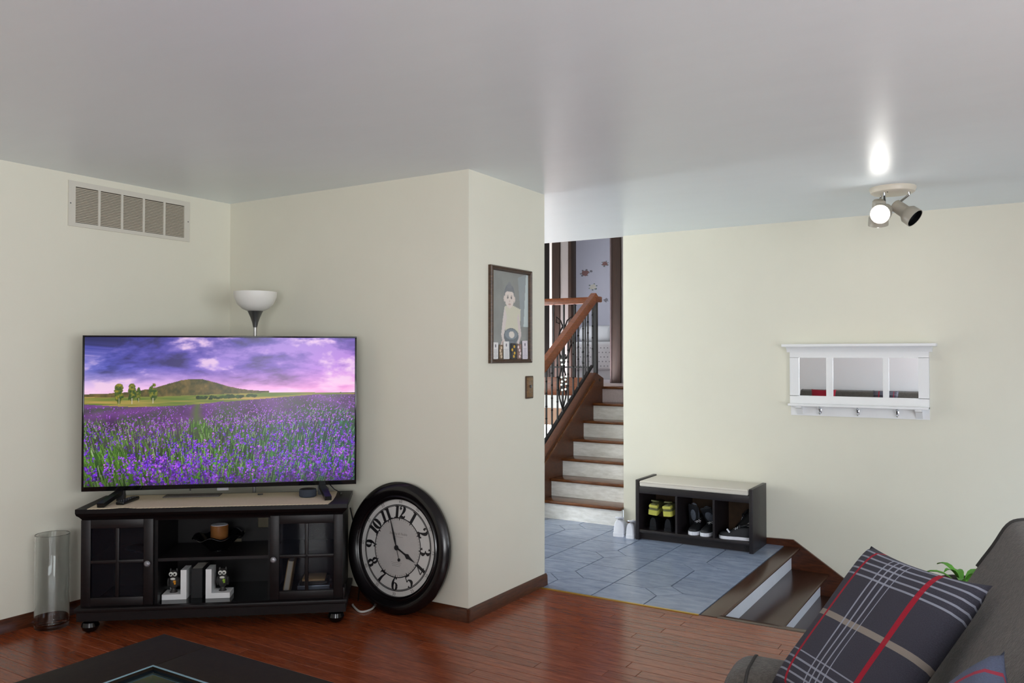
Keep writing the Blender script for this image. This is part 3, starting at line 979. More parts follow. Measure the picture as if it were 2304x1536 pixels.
# things on the runner
ZT = .643
sp_ = thing('smart_speaker', 'round blue grey fabric speaker on the runner by the television foot', 'speaker', S(.452, .235, ZT))
ob('body', MB().lathe([(0, 0), (.04, 0), (.047, .006), (.048, .03), (.045, .043), (0, .043)], 32), SPEAK, sp_)
ob('top_plate', MB().lathe([(0, .0425), (.041, .0425), (.041, .0445), (0, .0445)], 32), BLACKP, sp_)
r_ = thing('remote_control', 'black remote control lying on the tan runner', 'remote', S(-.487, .17, ZT), RS + math.radians(-8))
ob('body', MB().box(-.022, .022, -.08, .10, 0, .018, bev=.006, seg=3), BLACKP, r_)
q = MB()
for i in range(3):
    for j in range(6):
        q.lathe([(0, .018), (.004, .018), (.003, .020), (0, .020)], 8, (-.012 + .012 * i, -.06 + .025 * j, 0))
bt = ob('buttons', q, mat('remote_button', (70, 72, 78), .5, var=.05), r_)
bt['kind'] = 'stuff'
tag(ob('grey_mat', MB().box(-.15, .15, -.045, .05, 0, .006, bev=.002), GREYPAD, None, S(-.19, .335, ZT), RS + .02), 'flat grey woven pad lying under the television', 'mat')
tag(ob('small_black_clip', MB().box(-.014, .014, -.008, .008, 0, .006, bev=.002), BLACKP, None, S(.178, .33, ZT), RS), 'tiny black clip lying on the runner', 'clip')
tag(ob('television_cable', MB().tube([S(.565, .30, .70), S(.59, .30, .672), S(.62, .29, .656), S(.625, .27, .645), S(.63, .33, .643)], .003, 6), BLACKP), 'thin black cable from the television to the cabinet top', 'cable')

# inside the cabinet
bo = thing('black_bowl', 'glossy black scalloped glass bowl on the cabinet shelf', 'bowl', S(-.02, .215, .368))
vs, fs = [], []
n = 60
prof = [(0, .0), (.05, .0), (.06, .012), (.10, .052), (.135, .080), (.150, .076)]
for i in range(n):
    a = 2 * PI * i / n
    for k, (r, z) in enumerate(prof):
        wv = .010 * math.sin(a * 7) * (r / .15) ** 2
        vs.append((r * math.cos(a), r * math.sin(a) * .8, z + wv + .004))
for i in range(n):
    j = (i + 1) % n
    for k in range(len(prof) - 1):
        fs.append((i * 6 + k, j * 6 + k, j * 6 + k + 1, i * 6 + k + 1))
b_ = MB().add(vs, fs)
bo2 = ob('bowl_wall', b_, BLACKG, bo)
sm = bo2.modifiers.new('thick', 'SOLIDIFY')
sm.thickness = .004
ob('stand_ring', MB().lathe([(.03, -.0), (.05, 0), (.04, .008), (.03, .008)], 24), BLACKG, bo)
ca = thing('candle_jar', 'amber candle with pale wax standing in the black bowl', 'candle', S(-.018, .215, .377))
ob('jar', MB().lathe([(0, 0), (.040, 0), (.045, .01), (.047, .124), (.045, .126), (.044, .122), (0, .122)], 28), CANDLE, ca)
ob('wax', MB().lathe([(0, .1215), (.0435, .1215), (.0435, .128), (0, .129)], 28), WAX, ca)
tag(ob('wall_outlet', MB().box(-.06, .06, -.003, .003, -.06, .06, bev=.003), BEIGE, None, S(.005, .446, .535), RS), 'beige plate glimpsed behind the cabinet', 'outlet')


def bookend(x, flip, label, glaze):
    t = thing('owl_bookend', label, 'bookend', S(x, .10, .1355), RS, 'owl bookends')
    s = flip
    ob('bracket', MB().prism([(0, 0), (s * .125, 0), (s * .125, .028), (s * .030, .028), (s * .030, .155), (0, .155)], 0, .10, 1), WHITE, t)
    cx = s * .078
    owl = ob('owl_body', MB().sphere((cx, .05, .083), .028, 10, (1, .9, 1.35)).lathe([(0, .027), (.022, .027), (.014, .036), (.010, .05), (0, .05)], 14, (cx, .05, 0))
             .sphere((cx, .05, .125), .021, 10, (1.1, .95, 1)).sphere((cx - .016, .05, .143), .006, 6, (1, 1, 2)).sphere((cx + .016, .05, .143), .006, 6, (1, 1, 2)), OWLB, t)
    for e in (-1, 1):
        ob('face_disc', MB().sphere((cx + e * .010, .032, .127), .0115, 8, (1, .5, 1.05)), OWLW, owl)
        ob('eye', MB().sphere((cx + e * .010, .0265, .127), .0050, 6), BLACKG, owl)
        ob('wing', MB().sphere((cx + e * .027, .05, .08), .012, 8, (.6, 1.2, 2.0)), OWLB, owl)
    ob('beak', MB().lathe([(0, 0), (.004, .003), (0, .012)], 8, (cx, .027, .116)), BLACKG, owl)
    ob('bib', MB().sphere((cx, .030, .102), .011, 8, (1.2, .4, .6)), OWLW, owl)
    ob('flower', MB().sphere((cx + .010, .026, .088), .008, 6).sphere((cx + .012, .026, .078), .006, 6), glaze, owl)


bookend(-.160, -1, 'white bookend with an owl holding an orange flower', ORANGE)
bookend(-.062, 1, 'white bookend with an owl holding a lime green flower', LIME)
bk = thing('dark_book', 'dark book standing between the owl bookends', 'book', S(-.113, .12, .1355), RS)
ob('cover', B(-.030, .030, 0, .006, 0, .155).box(-.030, -.027, 0, .15, 0, .155).box(.027, .030, 0, .15, 0, .155), BOOKK, bk)
ob('pages', B(-.027, .027, .004, .147, .003, .152), BOOKW, bk)
tag(ob('small_white_box', MB().box(-.012, .012, -.012, .012, 0, .028, bev=.002), WHITE, None, S(-.276, .27, .1355), RS), 'small white box in the corner of the cabinet shelf', 'box')
bk = thing('leaning_book', 'tan covered book leaning inside the cabinet', 'book', S(.352, .10, .139), RS, rot=(0, math.radians(9), RS))
ob('cover', B(-.016, -.012, 0, .13, 0, .185).box(.012, .016, 0, .13, 0, .185).box(-.016, .016, .126, .13, 0, .185), BOOKT, bk)
ob('pages', B(-.012, .012, .003, .126, .003, .182), BOOKW, bk)
tag(ob('white_card', MB().box(-.03, .02, -.03, .04, 0, .012, bev=.002), WHITE, None, S(.355, .075, .1355), RS), 'white card lying beside the leaning book', 'card')
for i, (zz, hh, w_, mt, nm, lb) in enumerate(((.1355, .026, .085, BOOKS, 'silver_case', 'silver case at the bottom of the small stack'), (.162, .024, .085, BOOKS, 'silver_case', 'silver case lying on another silver case'), (.1865, .022, .075, BOOKK, 'flat_book', 'dark flat book on the silver cases'), (.209, .012, .06, BOOKT, 'flat_book', 'thin tan book topping the stack of cases'))):
    t = thing(nm, lb, 'book' if 'book' in nm else 'case', S(.50, .16, zz), RS)
    ob('case_body', MB().box(-w_, w_, -.06, .07, 0, hh * .9, bev=.002), mt, t)
    ob('case_lid', MB().box(-w_ - .001, w_ + .001, -.061, .071, hh * .6, hh - .0005, bev=.002), mt, t)
tr = thing('silver_tray', 'small silver dish inside the cabinet', 'dish', S(-.415, .2, .41))
tr.location.z = .368 + .0
ob('dish', MB().lathe([(0, .0), (.03, 0), (.035, .01), (.075, .02), (.085, .028), (.083, .03), (.073, .023), (.03, .013), (0, .013)], 28), CHROME, tr)
ob('side_shelf', B(-.635, -.312, .06, DP - .03, .352, .368), BLACKF, STAND)
ob('side_shelf', B(.292, .635, .06, DP - .03, .352, .368), BLACKF, STAND)

# cords beside the cabinet
tag(ob('extension_lead', MB().tube([tuple(v) for v in cat([S(.695, .33, .007), S(.70, .30, .007), (3.43, 3.12, .007), (3.50, 3.10, .007), (3.56, 3.13, .02), (3.585, 3.18, .05)], 6)], .006, 8), CORDW), 'white lead on the floor between cabinet and clock', 'cable')
tag(ob('speaker_wire', MB().tube([S(.675, .38, .55), S(.70, .40, .42), S(.715, .405, .34), S(.735, .40, .25), S(.73, .40, .12), S(.72, .40, .004)], .004, 6), BLACKP), 'thin black wire hanging beside the cabinet', 'cable')

# ------------------------------------------------------------------ floor lamp
LP = thing('floor_lamp', 'torchiere floor lamp with frosted bowl behind the television', 'lamp', (3.38, 3.93, 0))
ob('base', MB().lathe([(0, 0), (.12, 0), (.12, .012), (.03, .028), (.012, .05), (0, .05)], 32), POLE, LP)
ob('pole', MB().lathe([(0, .03), (.011, .03), (.011, 1.62), (0, 1.62)], 16), POLE, LP)
ob('cup', MB().lathe([(0, 1.60), (.012, 1.60), (.018, 1.63), (.028, 1.66), (.046, 1.70), (.044, 1.703), (0, 1.69)], 28), STEEL, LP)
ob('shade', MB().lathe([(.0, 1.695), (.040, 1.697), (.075, 1.712), (.105, 1.74), (.125, 1.785), (.127, 1.815), (.124, 1.815), (.12, 1.785), (.10, 1.745), (.07, 1.72), (0, 1.705)], 40), FROST, LP)

# ------------------------------------------------------------------ glass vase
VZ = thing('glass_vase', 'tall clear glass cylinder vase on the floor beside the cabinet', 'vase', (2.402, 4.352, 0))
ob('glass', MB().lathe([(0, .001), (.080, .001), (.083, .006), (.083, .485), (.0815, .487), (.0795, .485), (.0795, .03), (.07, .022), (0, .02)], 48), GLASS, VZ)

# ------------------------------------------------------------------ wall clock leaning on the wall
CK = thing('wall_clock', 'large round black clock leaning against the wall', 'clock', (3.512, 2.945, .003))
RC = .360
tilt = math.radians(6.5)
# local frame: x right (-Y world), y up along the dial, z out of the dial (-X world)
MC = Matrix(((0, 0, -1, 0), (-1, 0, 0, 0), (0, 1, 0, 0), (0, 0, 0, 1)))
MT = Matrix.Rotation(tilt, 4, 'Y') @ MC @ Matrix.Translation((0, RC, 0))


def ck(name, mb, mt, parent=CK, smooth=35):
    return ob(name, mb.xf(MT), mt, parent, smooth=smooth)


ck('rim', MB().lathe([(.262, .0), (RC - .004, .0), (RC, .008), (RC, .022), (RC - .02, .044), (RC - .045, .050), (RC - .062, .044), (.285, .034), (.279, .038), (.272, .030), (.264, .028), (.262, .018), (.262, .0)], 96, cap=False), CLOCKB)
bt_ = ck('back_plate', MB().lathe([(0, -.004), (.335, -.004), (.335, .002), (0, .002)], 64), BLACKP)
dial = ck('dial', MB().lathe([(0, .004), (.268, .004), (.268, .016), (0, .016)], 96), DIAL)


def ring(r0, r1, z, n=96):
    vs, fs = [], []
    for i in range(n):
        a = 2 * PI * i / n
        vs += [(r0 * math.cos(a), r0 * math.sin(a), z), (r1 * math.cos(a), r1 * math.sin(a), z)]
    for i in range(n):
        j = (i + 1) % n
        fs.append((2 * i, 2 * i + 1, 2 * j + 1, 2 * j))
    return MB().add(vs, fs)


ZD = .0164
ck('centre_disc', MB().lathe([(0, ZD - .001), (.160, ZD - .001), (.160, ZD), (0, ZD)], 64), DIALC, dial)
ck('outer_track', ring(.226, .236, ZD + .0004), INK, dial)
ck('inner_track', ring(.159, .1645, ZD + .0004), INK, dial)
ck('outer_hairline', ring(.2300, .2312, ZD + .0008), DIAL, dial)


def ribbon(mb, pts, curve=True, wk=1.0):
    # pts (x, y, width)
    P = cat(pts) if curve and len(pts) > 2 else [Vector(p) for p in pts]
    vs, fs = [], []
    for i, p in enumerate(P):
        a, b = P[max(0, i - 1)], P[min(len(P) - 1, i + 1)]
        d = Vector((b.x - a.x, b.y - a.y))
        d = d.normalized() if d.length > 1e-9 else Vector((1, 0))
        nx, ny = -d.y, d.x
        w_ = p.z * wk / 2
        vs += [(p.x + nx * w_, p.y + ny * w_, 0), (p.x - nx * w_, p.y - ny * w_, 0)]
    for i in range(len(P) - 1):
        fs.append((2 * i, 2 * i + 1, 2 * i + 3, 2 * i + 2))
    mb.add(vs, fs)


def oval(cx, cy, rx, ry, thin, thick):
    return [(cx + rx * math.cos(a), cy + ry * math.sin(a), thin + (thick - thin) * abs(math.cos(a)) ** 1.3) for a in [2 * PI * i / 12 for i in range(13)]]


GL = {
    '1': [[(.3, .02, .2), (.3, .98, .2)], [(.06, .03, .07), (.54, .03, .07)], [(.3, .97, .07), (.08, .88, .07)]],
    '2': [[(.20, .70, .18), (.12, .80, .12), (.2, .95, .06), (.38, .96, .1), (.5, .76, .2), (.40, .5, .16), (.2, .25, .07), (.06, .06, .05)], [(.06, .09, .08), (.22, .16, .14), (.42, .07, .16), (.58, .22, .06)]],
    '3': [[(.14, .80, .16), (.2, .94, .06), (.36, .96, .08), (.48, .76, .18), (.38, .56, .08), (.24, .52, .06)], [(.24, .52, .06), (.42, .48, .1), (.52, .26, .2), (.38, .04, .08), (.2, .05, .06), (.12, .2, .16)]],
    '4': [[(.42, .98, .06), (.04, .30, .06)], [(.02, .28, .07), (.60, .28, .07)], [(.42, .02, .18), (.42, .98, .18)], [(.26, .03, .06), (.58, .03, .06)]],
    '5': [[(.14, .93, .13), (.54, .93, .13)], [(.15, .93, .06), (.13, .5, .06)], [(.13, .5, .06), (.32, .60, .07), (.52, .34, .2), (.34, .04, .07), (.18, .06, .06), (.12, .18, .15)]],
    '6': [oval(.32, .30, .19, .27, .06, .17), [(.46, .84, .14), (.38, .96, .06), (.24, .84, .1), (.14, .55, .17), (.13, .3, .17)]],
    '7': [[(.08, .70, .06), (.10, .94, .06)], [(.08, .90, .13), (.3, .92, .13), (.54, .92, .1)], [(.54, .94, .06), (.36, .5, .14), (.28, .02, .22)]],
    '8': [oval(.32, .26, .2, .23, .07, .17), oval(.32, .73, .16, .21, .06, .15)],
    '9': [oval(.30, .70, .19, .27, .06, .17), [(.16, .16, .14), (.24, .04, .06), (.38, .16, .1), (.48, .45, .17), (.49, .7, .17)]],
    '0': [oval(.32, .5, .2, .45, .06, .2)],
}
for h in range(1, 13):
    s = str(h)
    q = MB()
    for i, chs in enumerate(s):
        g = MB()
        for st_ in GL[chs]:
            ribbon(g, st_, curve=len(st_) > 2, wk=1.25)
        adv = .50 if len(s) == 2 else .6
        g.v = [(x + i * adv - (.32 + adv * (len(s) - 1) / 2), y - .5, 0) for x, y, z in g.v]
        q.add(g.v, g.f)
    flip = PI if h in (4, 5, 6, 7, 8) else 0
    a = -2 * PI * h / 12
    rr = .1955
    Mn = Matrix.Rotation(a, 4, 'Z') @ Matrix.Translation((0, rr, ZD + .0008)) @ Matrix.Rotation(flip, 4, 'Z') @ Matrix.Diagonal((.074, .071, 1, 1))
    ck('numeral', q.xf(Mn), INK, dial, smooth=0)


def text_mb(body, size):
    cu = bpy.data.curves.new('t', 'FONT')
    cu.body = body
    cu.size = size
    cu.align_x = 'CENTER'
    cu.align_y = 'CENTER'
    cu.resolution_u = 3
    o = bpy.data.objects.new('t', cu)
    C.objects.link(o)
    dg = bpy.context.evaluated_depsgraph_get()
    me = o.evaluated_get(dg).to_mesh()
    mb = MB().add([v.co[:] for v in me.vertices], [tuple(p.vertices) for p in me.polygons])
    bpy.data.objects.remove(o, do_unlink=True)
    return mb


for k in range(12):
    n_ = 60 if k == 0 else 5 * k
    a = -2 * PI * k / 12
    flip = PI if 4 <= k <= 8 else 0
    Mn = Matrix.Rotation(a, 4, 'Z') @ Matrix.Translation((0, .251, ZD + .0008)) @ Matrix.Rotation(flip, 4, 'Z')
    ck('minute_numeral', text_mb('%02d' % n_, .024).xf(Mn), mat('dial_grey_ink', (92, 88, 86), .6, var=.05), dial, smooth=0)
q = MB()
for k in range(60):
    a = 2 * PI * k / 60
    if k % 5:
        g = MB().box(-.0012, .0012, .150, .157, ZD + .0004, ZD + .0008)
        q.add(g.xf(Matrix.Rotation(a, 4, 'Z')).v, g.f)
tk = ck('minute_ticks', q, INKL, dial, smooth=0)
tk['kind'] = 'stuff'
for k in range(12):
    g = MB().prism([(-.004, .1585), (.004, .1585), (0, .146)], ZD + .0004, ZD + .0009).xf(Matrix.Rotation(2 * PI * k / 12, 4, 'Z'))
    ck('hour_mark', g, INK, dial, smooth=0)
Mn = Matrix.Translation((0, .075, ZD + .0006)) @ Matrix(((1, .25, 0, 0), (0, 1, 0, 0), (0, 0, 1, 0), (0, 0, 0, 1)))
ck('dial_name', text_mb('Sterling & Noble', .019).xf(Mn), INKL, dial, smooth=0)
q = MB()
for y, w_ in ((.058, .035), (-.082, .038), (-.091, .032), (-.100, .028)):
    q.box(-w_, w_, y - .0006, y + .0006, ZD + .0002, ZD + .0006)
ck('dial_fine_lines', q, INKL, dial, smooth=0)
# hands: minute hand near 57, hour hand near 4
q = MB()
ribbon(q, [(0, -.068, .003), (0, 0, .004), (0, .05, .014), (0, .12, .007), (0, .235, .001)], curve=False)
q.v = [(x, y, .0) for x, y, z in q.v]
am = math.radians(21)
g = MB().add(q.v, q.f)
g.lathe([(0, -.001), (.009, -.001), (.009, .001), (0, .001)], 20, (0, -.068, 0)).lathe([(0, -.001), (.014, -.001), (.014, .002), (0, .002)], 24)
ck('minute_hand', g.xf(Matrix.Translation((0, 0, ZD + .010)) @ Matrix.Rotation(am, 4, 'Z')), INK, smooth=0)
q = MB()
ribbon(q, [(0, 0, .010), (0, .060, .010), (0, .070, .012), (0, .088, .030), (0, .104, .016), (0, .150, .001)], curve=False)
ck('hour_hand', q.xf(Matrix.Translation((0, 0, ZD + .007)) @ Matrix.Rotation(math.radians(-116), 4, 'Z')), INK, smooth=0)

# ------------------------------------------------------------------ air vent
VT = thing('air_vent', 'cream metal air return vent high on the wall', 'vent', (2.914, Y1, 2.274))
VW, VH = .388, .126
fr = MB()
fr.box(-VW, VW, -.008, 0, VH - .03, VH).box(-VW, VW, -.008, 0, -VH, -VH + .022)
fr.box(-VW, -VW + .04, -.008, 0, -VH + .022, VH - .03).box(VW - .04, VW, -.008, 0, -VH + .022, VH - .03)
ob('vent_frame', fr, VENTM, VT)
ob('duct_back', B(-VW + .03, VW - .03, -.0015, 0, -VH + .02, VH - .02), DARK, VT)
bw = (2 * VW - .08) / 5
for i in range(5):
    x0 = -VW + .04 + i * bw
    q = MB()
    for k in range(21):
        z = -VH + .026 + k * (2 * VH - .058) / 21
        q.add([(x0, -.0065, z), (x0 + bw, -.0065, z), (x0 + bw, -.002, z + .0065), (x0, -.002, z + .0065),
               (x0, -.0055, z - .0008), (x0 + bw, -.0055, z - .0008), (x0 + bw, -.001, z + .0057), (x0, -.001, z + .0057)],
              [(0, 1, 2, 3), (4, 7, 6, 5), (0, 4, 5, 1), (3, 2, 6, 7)])
    s_ = ob('louvre_bank', q, VENTS, VT, smooth=0)
    s_['kind'] = 'stuff'
    if i:
        ob('mullion', MB().box(x0 - .007, x0 + .007, -.009, 0, -VH + .02, VH - .02, bev=.002), VENTM, VT)
for s in (-1, 1):
    ob('screw', MB().lathe([(0, 0), (.004, 0), (.003, .002), (0, .002)], 10, (s * (VW - .012), -.008, 0), Matrix.Rotation(PI / 2, 4, 'X')), STEEL, VT)

# ------------------------------------------------------------------ framed portrait, cards, switch
PF = thing('framed_portrait', 'brown framed portrait of a small child on the wall', 'picture', (4.04, Y3, 1.663))
W_, H_ = .227, .277
q = MB()
fp = [(0, 0), (0, .018), (.006, .024), (.012, .018), (.020, .022), (.026, .010), (.026, 0)]   # inwards, outwards


def frame_mb(W_, H_, prof):
    q = MB()
    cs = [(-1, -1), (1, -1), (1, 1), (-1, 1)]
    n = len(prof)
    vs = []
    for sx, sz in cs:
        for i_, o_ in prof:
            vs.append((sx * (W_ - i_), -o_, sz * (H_ - i_)))
    fs = []
    for c in range(4):
        d = (c + 1) % 4
        for k in range(n - 1):
            fs.append((c * n + k, d * n + k, d * n + k + 1, c * n + k + 1))
    return q.add(vs, fs)


ob('frame', frame_mb(W_, H_, fp), FRAMEW, PF)
picture('photo_print', portrait(), 2 * (W_ - .024), 2 * (H_ - .024), attr_mat('portrait_print', 0, .35), PF, (0, -.006, 0), (0, 0, 0))
ob('backing', B(-W_ + .01, W_ - .01, -.005, 0, -H_ + .01, H_ - .01), BLACKP, PF)
cards = [(-.172, .055, .098, 'white', 'white bookmark card with a dark emblem tucked into the portrait frame'),
         (-.118, .04, .085, 'photo', 'small brown photo strip tucked between the white cards'),
         (-.055, .06, .105, 'white', 'tall white printed card tucked in the portrait frame'),
         (.02, .055, .095, 'dark', 'black and yellow photo card tucked in the portrait frame'),
         (.085, .045, .092, 'pink', 'reddish photo card tucked in the portrait frame'),
         (.152, .06, .112, 'lilac', 'pale lilac card with dark marks tucked in the frame corner')]
CC = {'white': (228, 226, 224), 'photo': (150, 124, 96), 'dark': (52, 46, 50), 'pink': (176, 138, 128), 'lilac': (222, 214, 222)}
zb_ = -H_ + .020
for k, (x, w_, h_, c_, lb) in enumerate(cards):
    t = thing('tucked_card', lb, 'card', (4.04 + x, Y3 - .012 - .0015 * (k % 2), 1.663 + zb_), rot=(0, random.uniform(-.04, .04), 0), group='cards tucked into the portrait frame')
    ob('card_sheet', MB().box(-w_ / 2, w_ / 2, -.0012, .0, 0, h_), mat('card_' + c_, CC[c_], .5, rgb2=None if c_ in ('white', 'lilac') else tuple(int(v * .5) for v in CC[c_]), scale=30, var=.02), t)
    q = MB()
    if c_ in ('white', 'lilac'):
        q.sphere((0, -.0013, h_ * .80), .010, 5, (.7, .05, 1))
        for i in range(7):
            ww = w_ * random.uniform(.2, .38)
            q.box(-ww, ww, -.0016, -.0012, h_ * (.12 + .075 * i) - .0007, h_ * (.12 + .075 * i) + .0007)
        pmx = mat('card_ink', (120, 116, 124), .6, var=.05)
    else:
        for i in range(4):
            q.sphere((random.uniform(-.3, .3) * w_, -.0013, h_ * (.2 + .2 * i)), .010, 5, (1, .05, .9))
        pmx = mat('card_spot_' + c_, {'photo': (206, 186, 160), 'dark': (214, 172, 60), 'pink': (222, 206, 204)}[c_], .6, var=.1)
    ob('card_print', q, pmx, t)
SW = thing('light_switch', 'brown wood switch plate with a small toggle', 'light switch', (4.258, Y3, 1.238))
ob('plate', MB().box(-.045, .045, -.008, 0, -.068, .068, bev=.005), mat('switch_plate_edge', (74, 52, 34), .4, var=.1), SW)
ob('plate_face', MB().box(-.036, .036, -.0095, -.004, -.060, .060, bev=.002), SWITCHW, SW)
ob('toggle', MB().box(-.005, .005, -.022, -.006, -.004, .014, bev=.002), STEEL, SW)
for z in (-.03, .03):
    ob('screw', MB().lathe([(0, 0), (.003, 0), (.002, .0015), (0, .0015)], 10, (0, -.0095, z), Matrix.Rotation(PI / 2, 4, 'X')), STEEL, SW)

# ------------------------------------------------------------------ ceiling spot lamp
CL_ = thing('ceiling_spotlight', 'cream ceiling fixture with three spot heads, one glowing', 'ceiling light', (5.37, .635, H))
ob('base_plate', MB().lathe([(0, 0), (.128, 0), (.130, -.008), (.122, -.03), (.112, -.036), (0, -.036)], 48), LAMPB, CL_)
ob('screw', MB().lathe([(0, -.036), (.004, -.036), (.003, -.039), (0, -.039)], 10, (-.075, .02, 0)), IRON, CL_)


def pix(px, py, depth):
    return Vector((0, 0, EYE)) + fw * depth + rt * ((px - 1152) / F * depth) - up * ((py - 768) / F * depth)


def head(tip, direction, lit, arm):
    d = Vector(direction).normalized()
    o = Vector((5.37, .635, H))
    M = d.to_track_quat('Z', 'Y').to_matrix().to_4x4()
    M.translation = Vector(tip) - o
    hd = ob('spot_head', MB().lathe([(.0, -.155), (.030, -.155), (.037, -.148), (.038, -.075), (.044, -.066), (.056, -.05), (.058, -.004), (.058, 0), (.055, 0), (.054, -.03), (.03, -.05), (0, -.05)], 32, (0, 0, 0), None).xf(M), LAMPW, CL_)
    if lit:
        ob('bulb', MB().lathe([(0, -.04), (.045, -.03), (.052, -.012), (.045, .002), (.025, .010), (0, .012)], 24).xf(M), BULB, hd)
    else:
        ob('baffle', MB().lathe([(0, -.048), (.03, -.048), (.053, -.03), (.0555, -.001), (.053, -.001), (.05, -.028), (0, -.044)], 24).xf(M), BLACKP, hd)
    p = M @ Vector((0, 0, -.12))
    ob('swivel_arm', MB().tube([(arm[0], arm[1], -.034), (arm[0], arm[1], -.05), tuple(p + Vector((0, 0, .03)))], .007, 8).sphere(tuple(p + Vector((0, 0, .03))), .011, 6), CHROME, CL_)


tip1 = pix(1980, 482, 4.84)
cdir = (Vector((0, 0, EYE)) - tip1).normalized()
head(tip1, cdir - up * .22 - rt * .30, True, (-.06, .04))
tip2 = pix(2059, 491, 4.86)
head(tip2, rt * .62 - up * .74 - fw * .70, False, (.0, -.09))
tip3 = pix(1976, 506, 4.98)
head(tip3, Vector((.45, .1, -1.0)), True, (.03, .07))
sl = bpy.data.lights.new('ceiling_spot_beam', 'SPOT')
sl.energy = 2.2
sl.spot_size = math.radians(100)
sl.spot_blend = 1.0
sl.color = (1, .95, .84)
sl.shadow_soft_size = .05
so = bpy.data.objects.new('ceiling_spot_beam', sl)
C.objects.link(so)
so.location = tip3 + Vector((.015, 0, -.02))
so.rotation_euler = Vector((.95, .05, -.3)).to_track_quat('-Z', 'Y').to_euler()

# ------------------------------------------------------------------ mirror shelf
MS = thing('mirror_shelf', 'white wall shelf with three mirror panes and coat hooks', 'mirror', (X4, .99, 0))
YA, YB_ = -.464, .467
D = .045
q = MB()
q.box(-D, -.012, YA, YB_, 1.06, 1.133).box(-D, -.012, YA, YB_, 1.414, 1.50)
q.box(-D, -.012, .402, YB_, 1.13, 1.416).box(-D, -.012, YA, -.398, 1.13, 1.416)
ob('frame', q, WHITE, MS)
for (a, b) in ((.163, .209), (-.210, -.172)):
    ob('mullion', MB().box(-D - .0005, -.012, a, b, 1.132, 1.415, bev=.002), WHITE, MS)
ob('back_board', B(-.014, 0, YA, YB_, .985, 1.50), WHITE, MS)
for (a, b) in ((.209, .402), (-.172, .163), (-.398, -.210)):
    ob('mirror_pane', B(-D + .012, -D + .018, a - .003, b + .003, 1.128, 1.418), MIRROR, MS)
ob('crown', MB().prism([(0, 1.455), (-.05, 1.455), (-.055, 1.47), (-.075, 1.485), (-.09, 1.497), (0, 1.497)], YA - .02, YB_ + .02, 1), WHITE, MS)
ob('top_shelf', MB().box(-.115, 0, YA - .05, YB_ + .045, 1.494, 1.515, bev=.004), WHITE, MS)
ob('lower_shelf', MB().box(-.11, 0, YA, YB_ + .002, 1.058, 1.075, bev=.003), WHITE, MS)
for y in (.40, -.40):
    ob('corbel', MB().prism([(-.014, .99), (-.014, 1.06), (-.085, 1.06), (-.085, 1.045), (-.05, 1.035), (-.03, 1.01)], y - .022, y + .022, 1), WHITE, MS)
for px in (1845, 1930, 2019):
    y = onX(px, 930, X4 - .03).y - .99
    q = MB().box(-.02, -.014, y - .009, y + .009, 1.005, 1.045, bev=.002)
    q.tube([(-.018, y, 1.03), (-.045, y, 1.028), (-.055, y, 1.043)], .005, 8).sphere((-.055, y, 1.046), .008, 6)
    q.tube([(-.018, y, 1.015), (-.04, y, 1.000), (-.05, y, 1.008)], .005, 8).sphere((-.05, y, 1.011), .007, 6)
    ob('coat_hook', q, CHROME, MS)

# ------------------------------------------------------------------ shoe bench
BN = thing('shoe_bench', 'dark brown shoe bench with three cubbies against the wall', 'bench', (5.93, 2.093, 0))
hb = .455
ob('side_panel', MB().box(0, .37, hb - .028, hb, 0, .464, bev=.002), BENCHW, BN)
ob('side_panel', MB().box(0, .37, -hb, -hb + .028, 0, .464, bev=.002), BENCHW, BN)
ob('seat_board', MB().box(.002, .37, -hb + .028, hb - .028, .362, .416, bev=.002), BENCHW, BN)
ob('bottom_shelf', MB().box(.004, .36, -hb + .028, hb - .028, .057, .080, bev=.002), BENCHW, BN)
ob('divider', B(.006, .35, .118, .134, .08, .362), BENCHW, BN)
ob('divider', B(.006, .35, -.172, -.156, .08, .362), BENCHW, BN)
ob('back_board', B(.352, .362, -hb + .028, hb - .028, .08, .362), BENCHB, BN)
ob('kick_board', B(.05, .065, -hb + .028, hb - .028, .0, .058), BENCHW, BN)
bc = thing('bench_cushion', 'cream seat cushion on the shoe bench', 'cushion', (5.93, 2.093, .416))
ob('cushion_pad', MB().box(-.004, .366, -hb + .034, hb - .034, 0, .042, bev=.010, seg=3), CUSH, bc)
ob('piping', MB().tube([(-.005, -hb + .036, .033), (-.005, hb - .036, .033)], .003, 6), CUSH, bc)


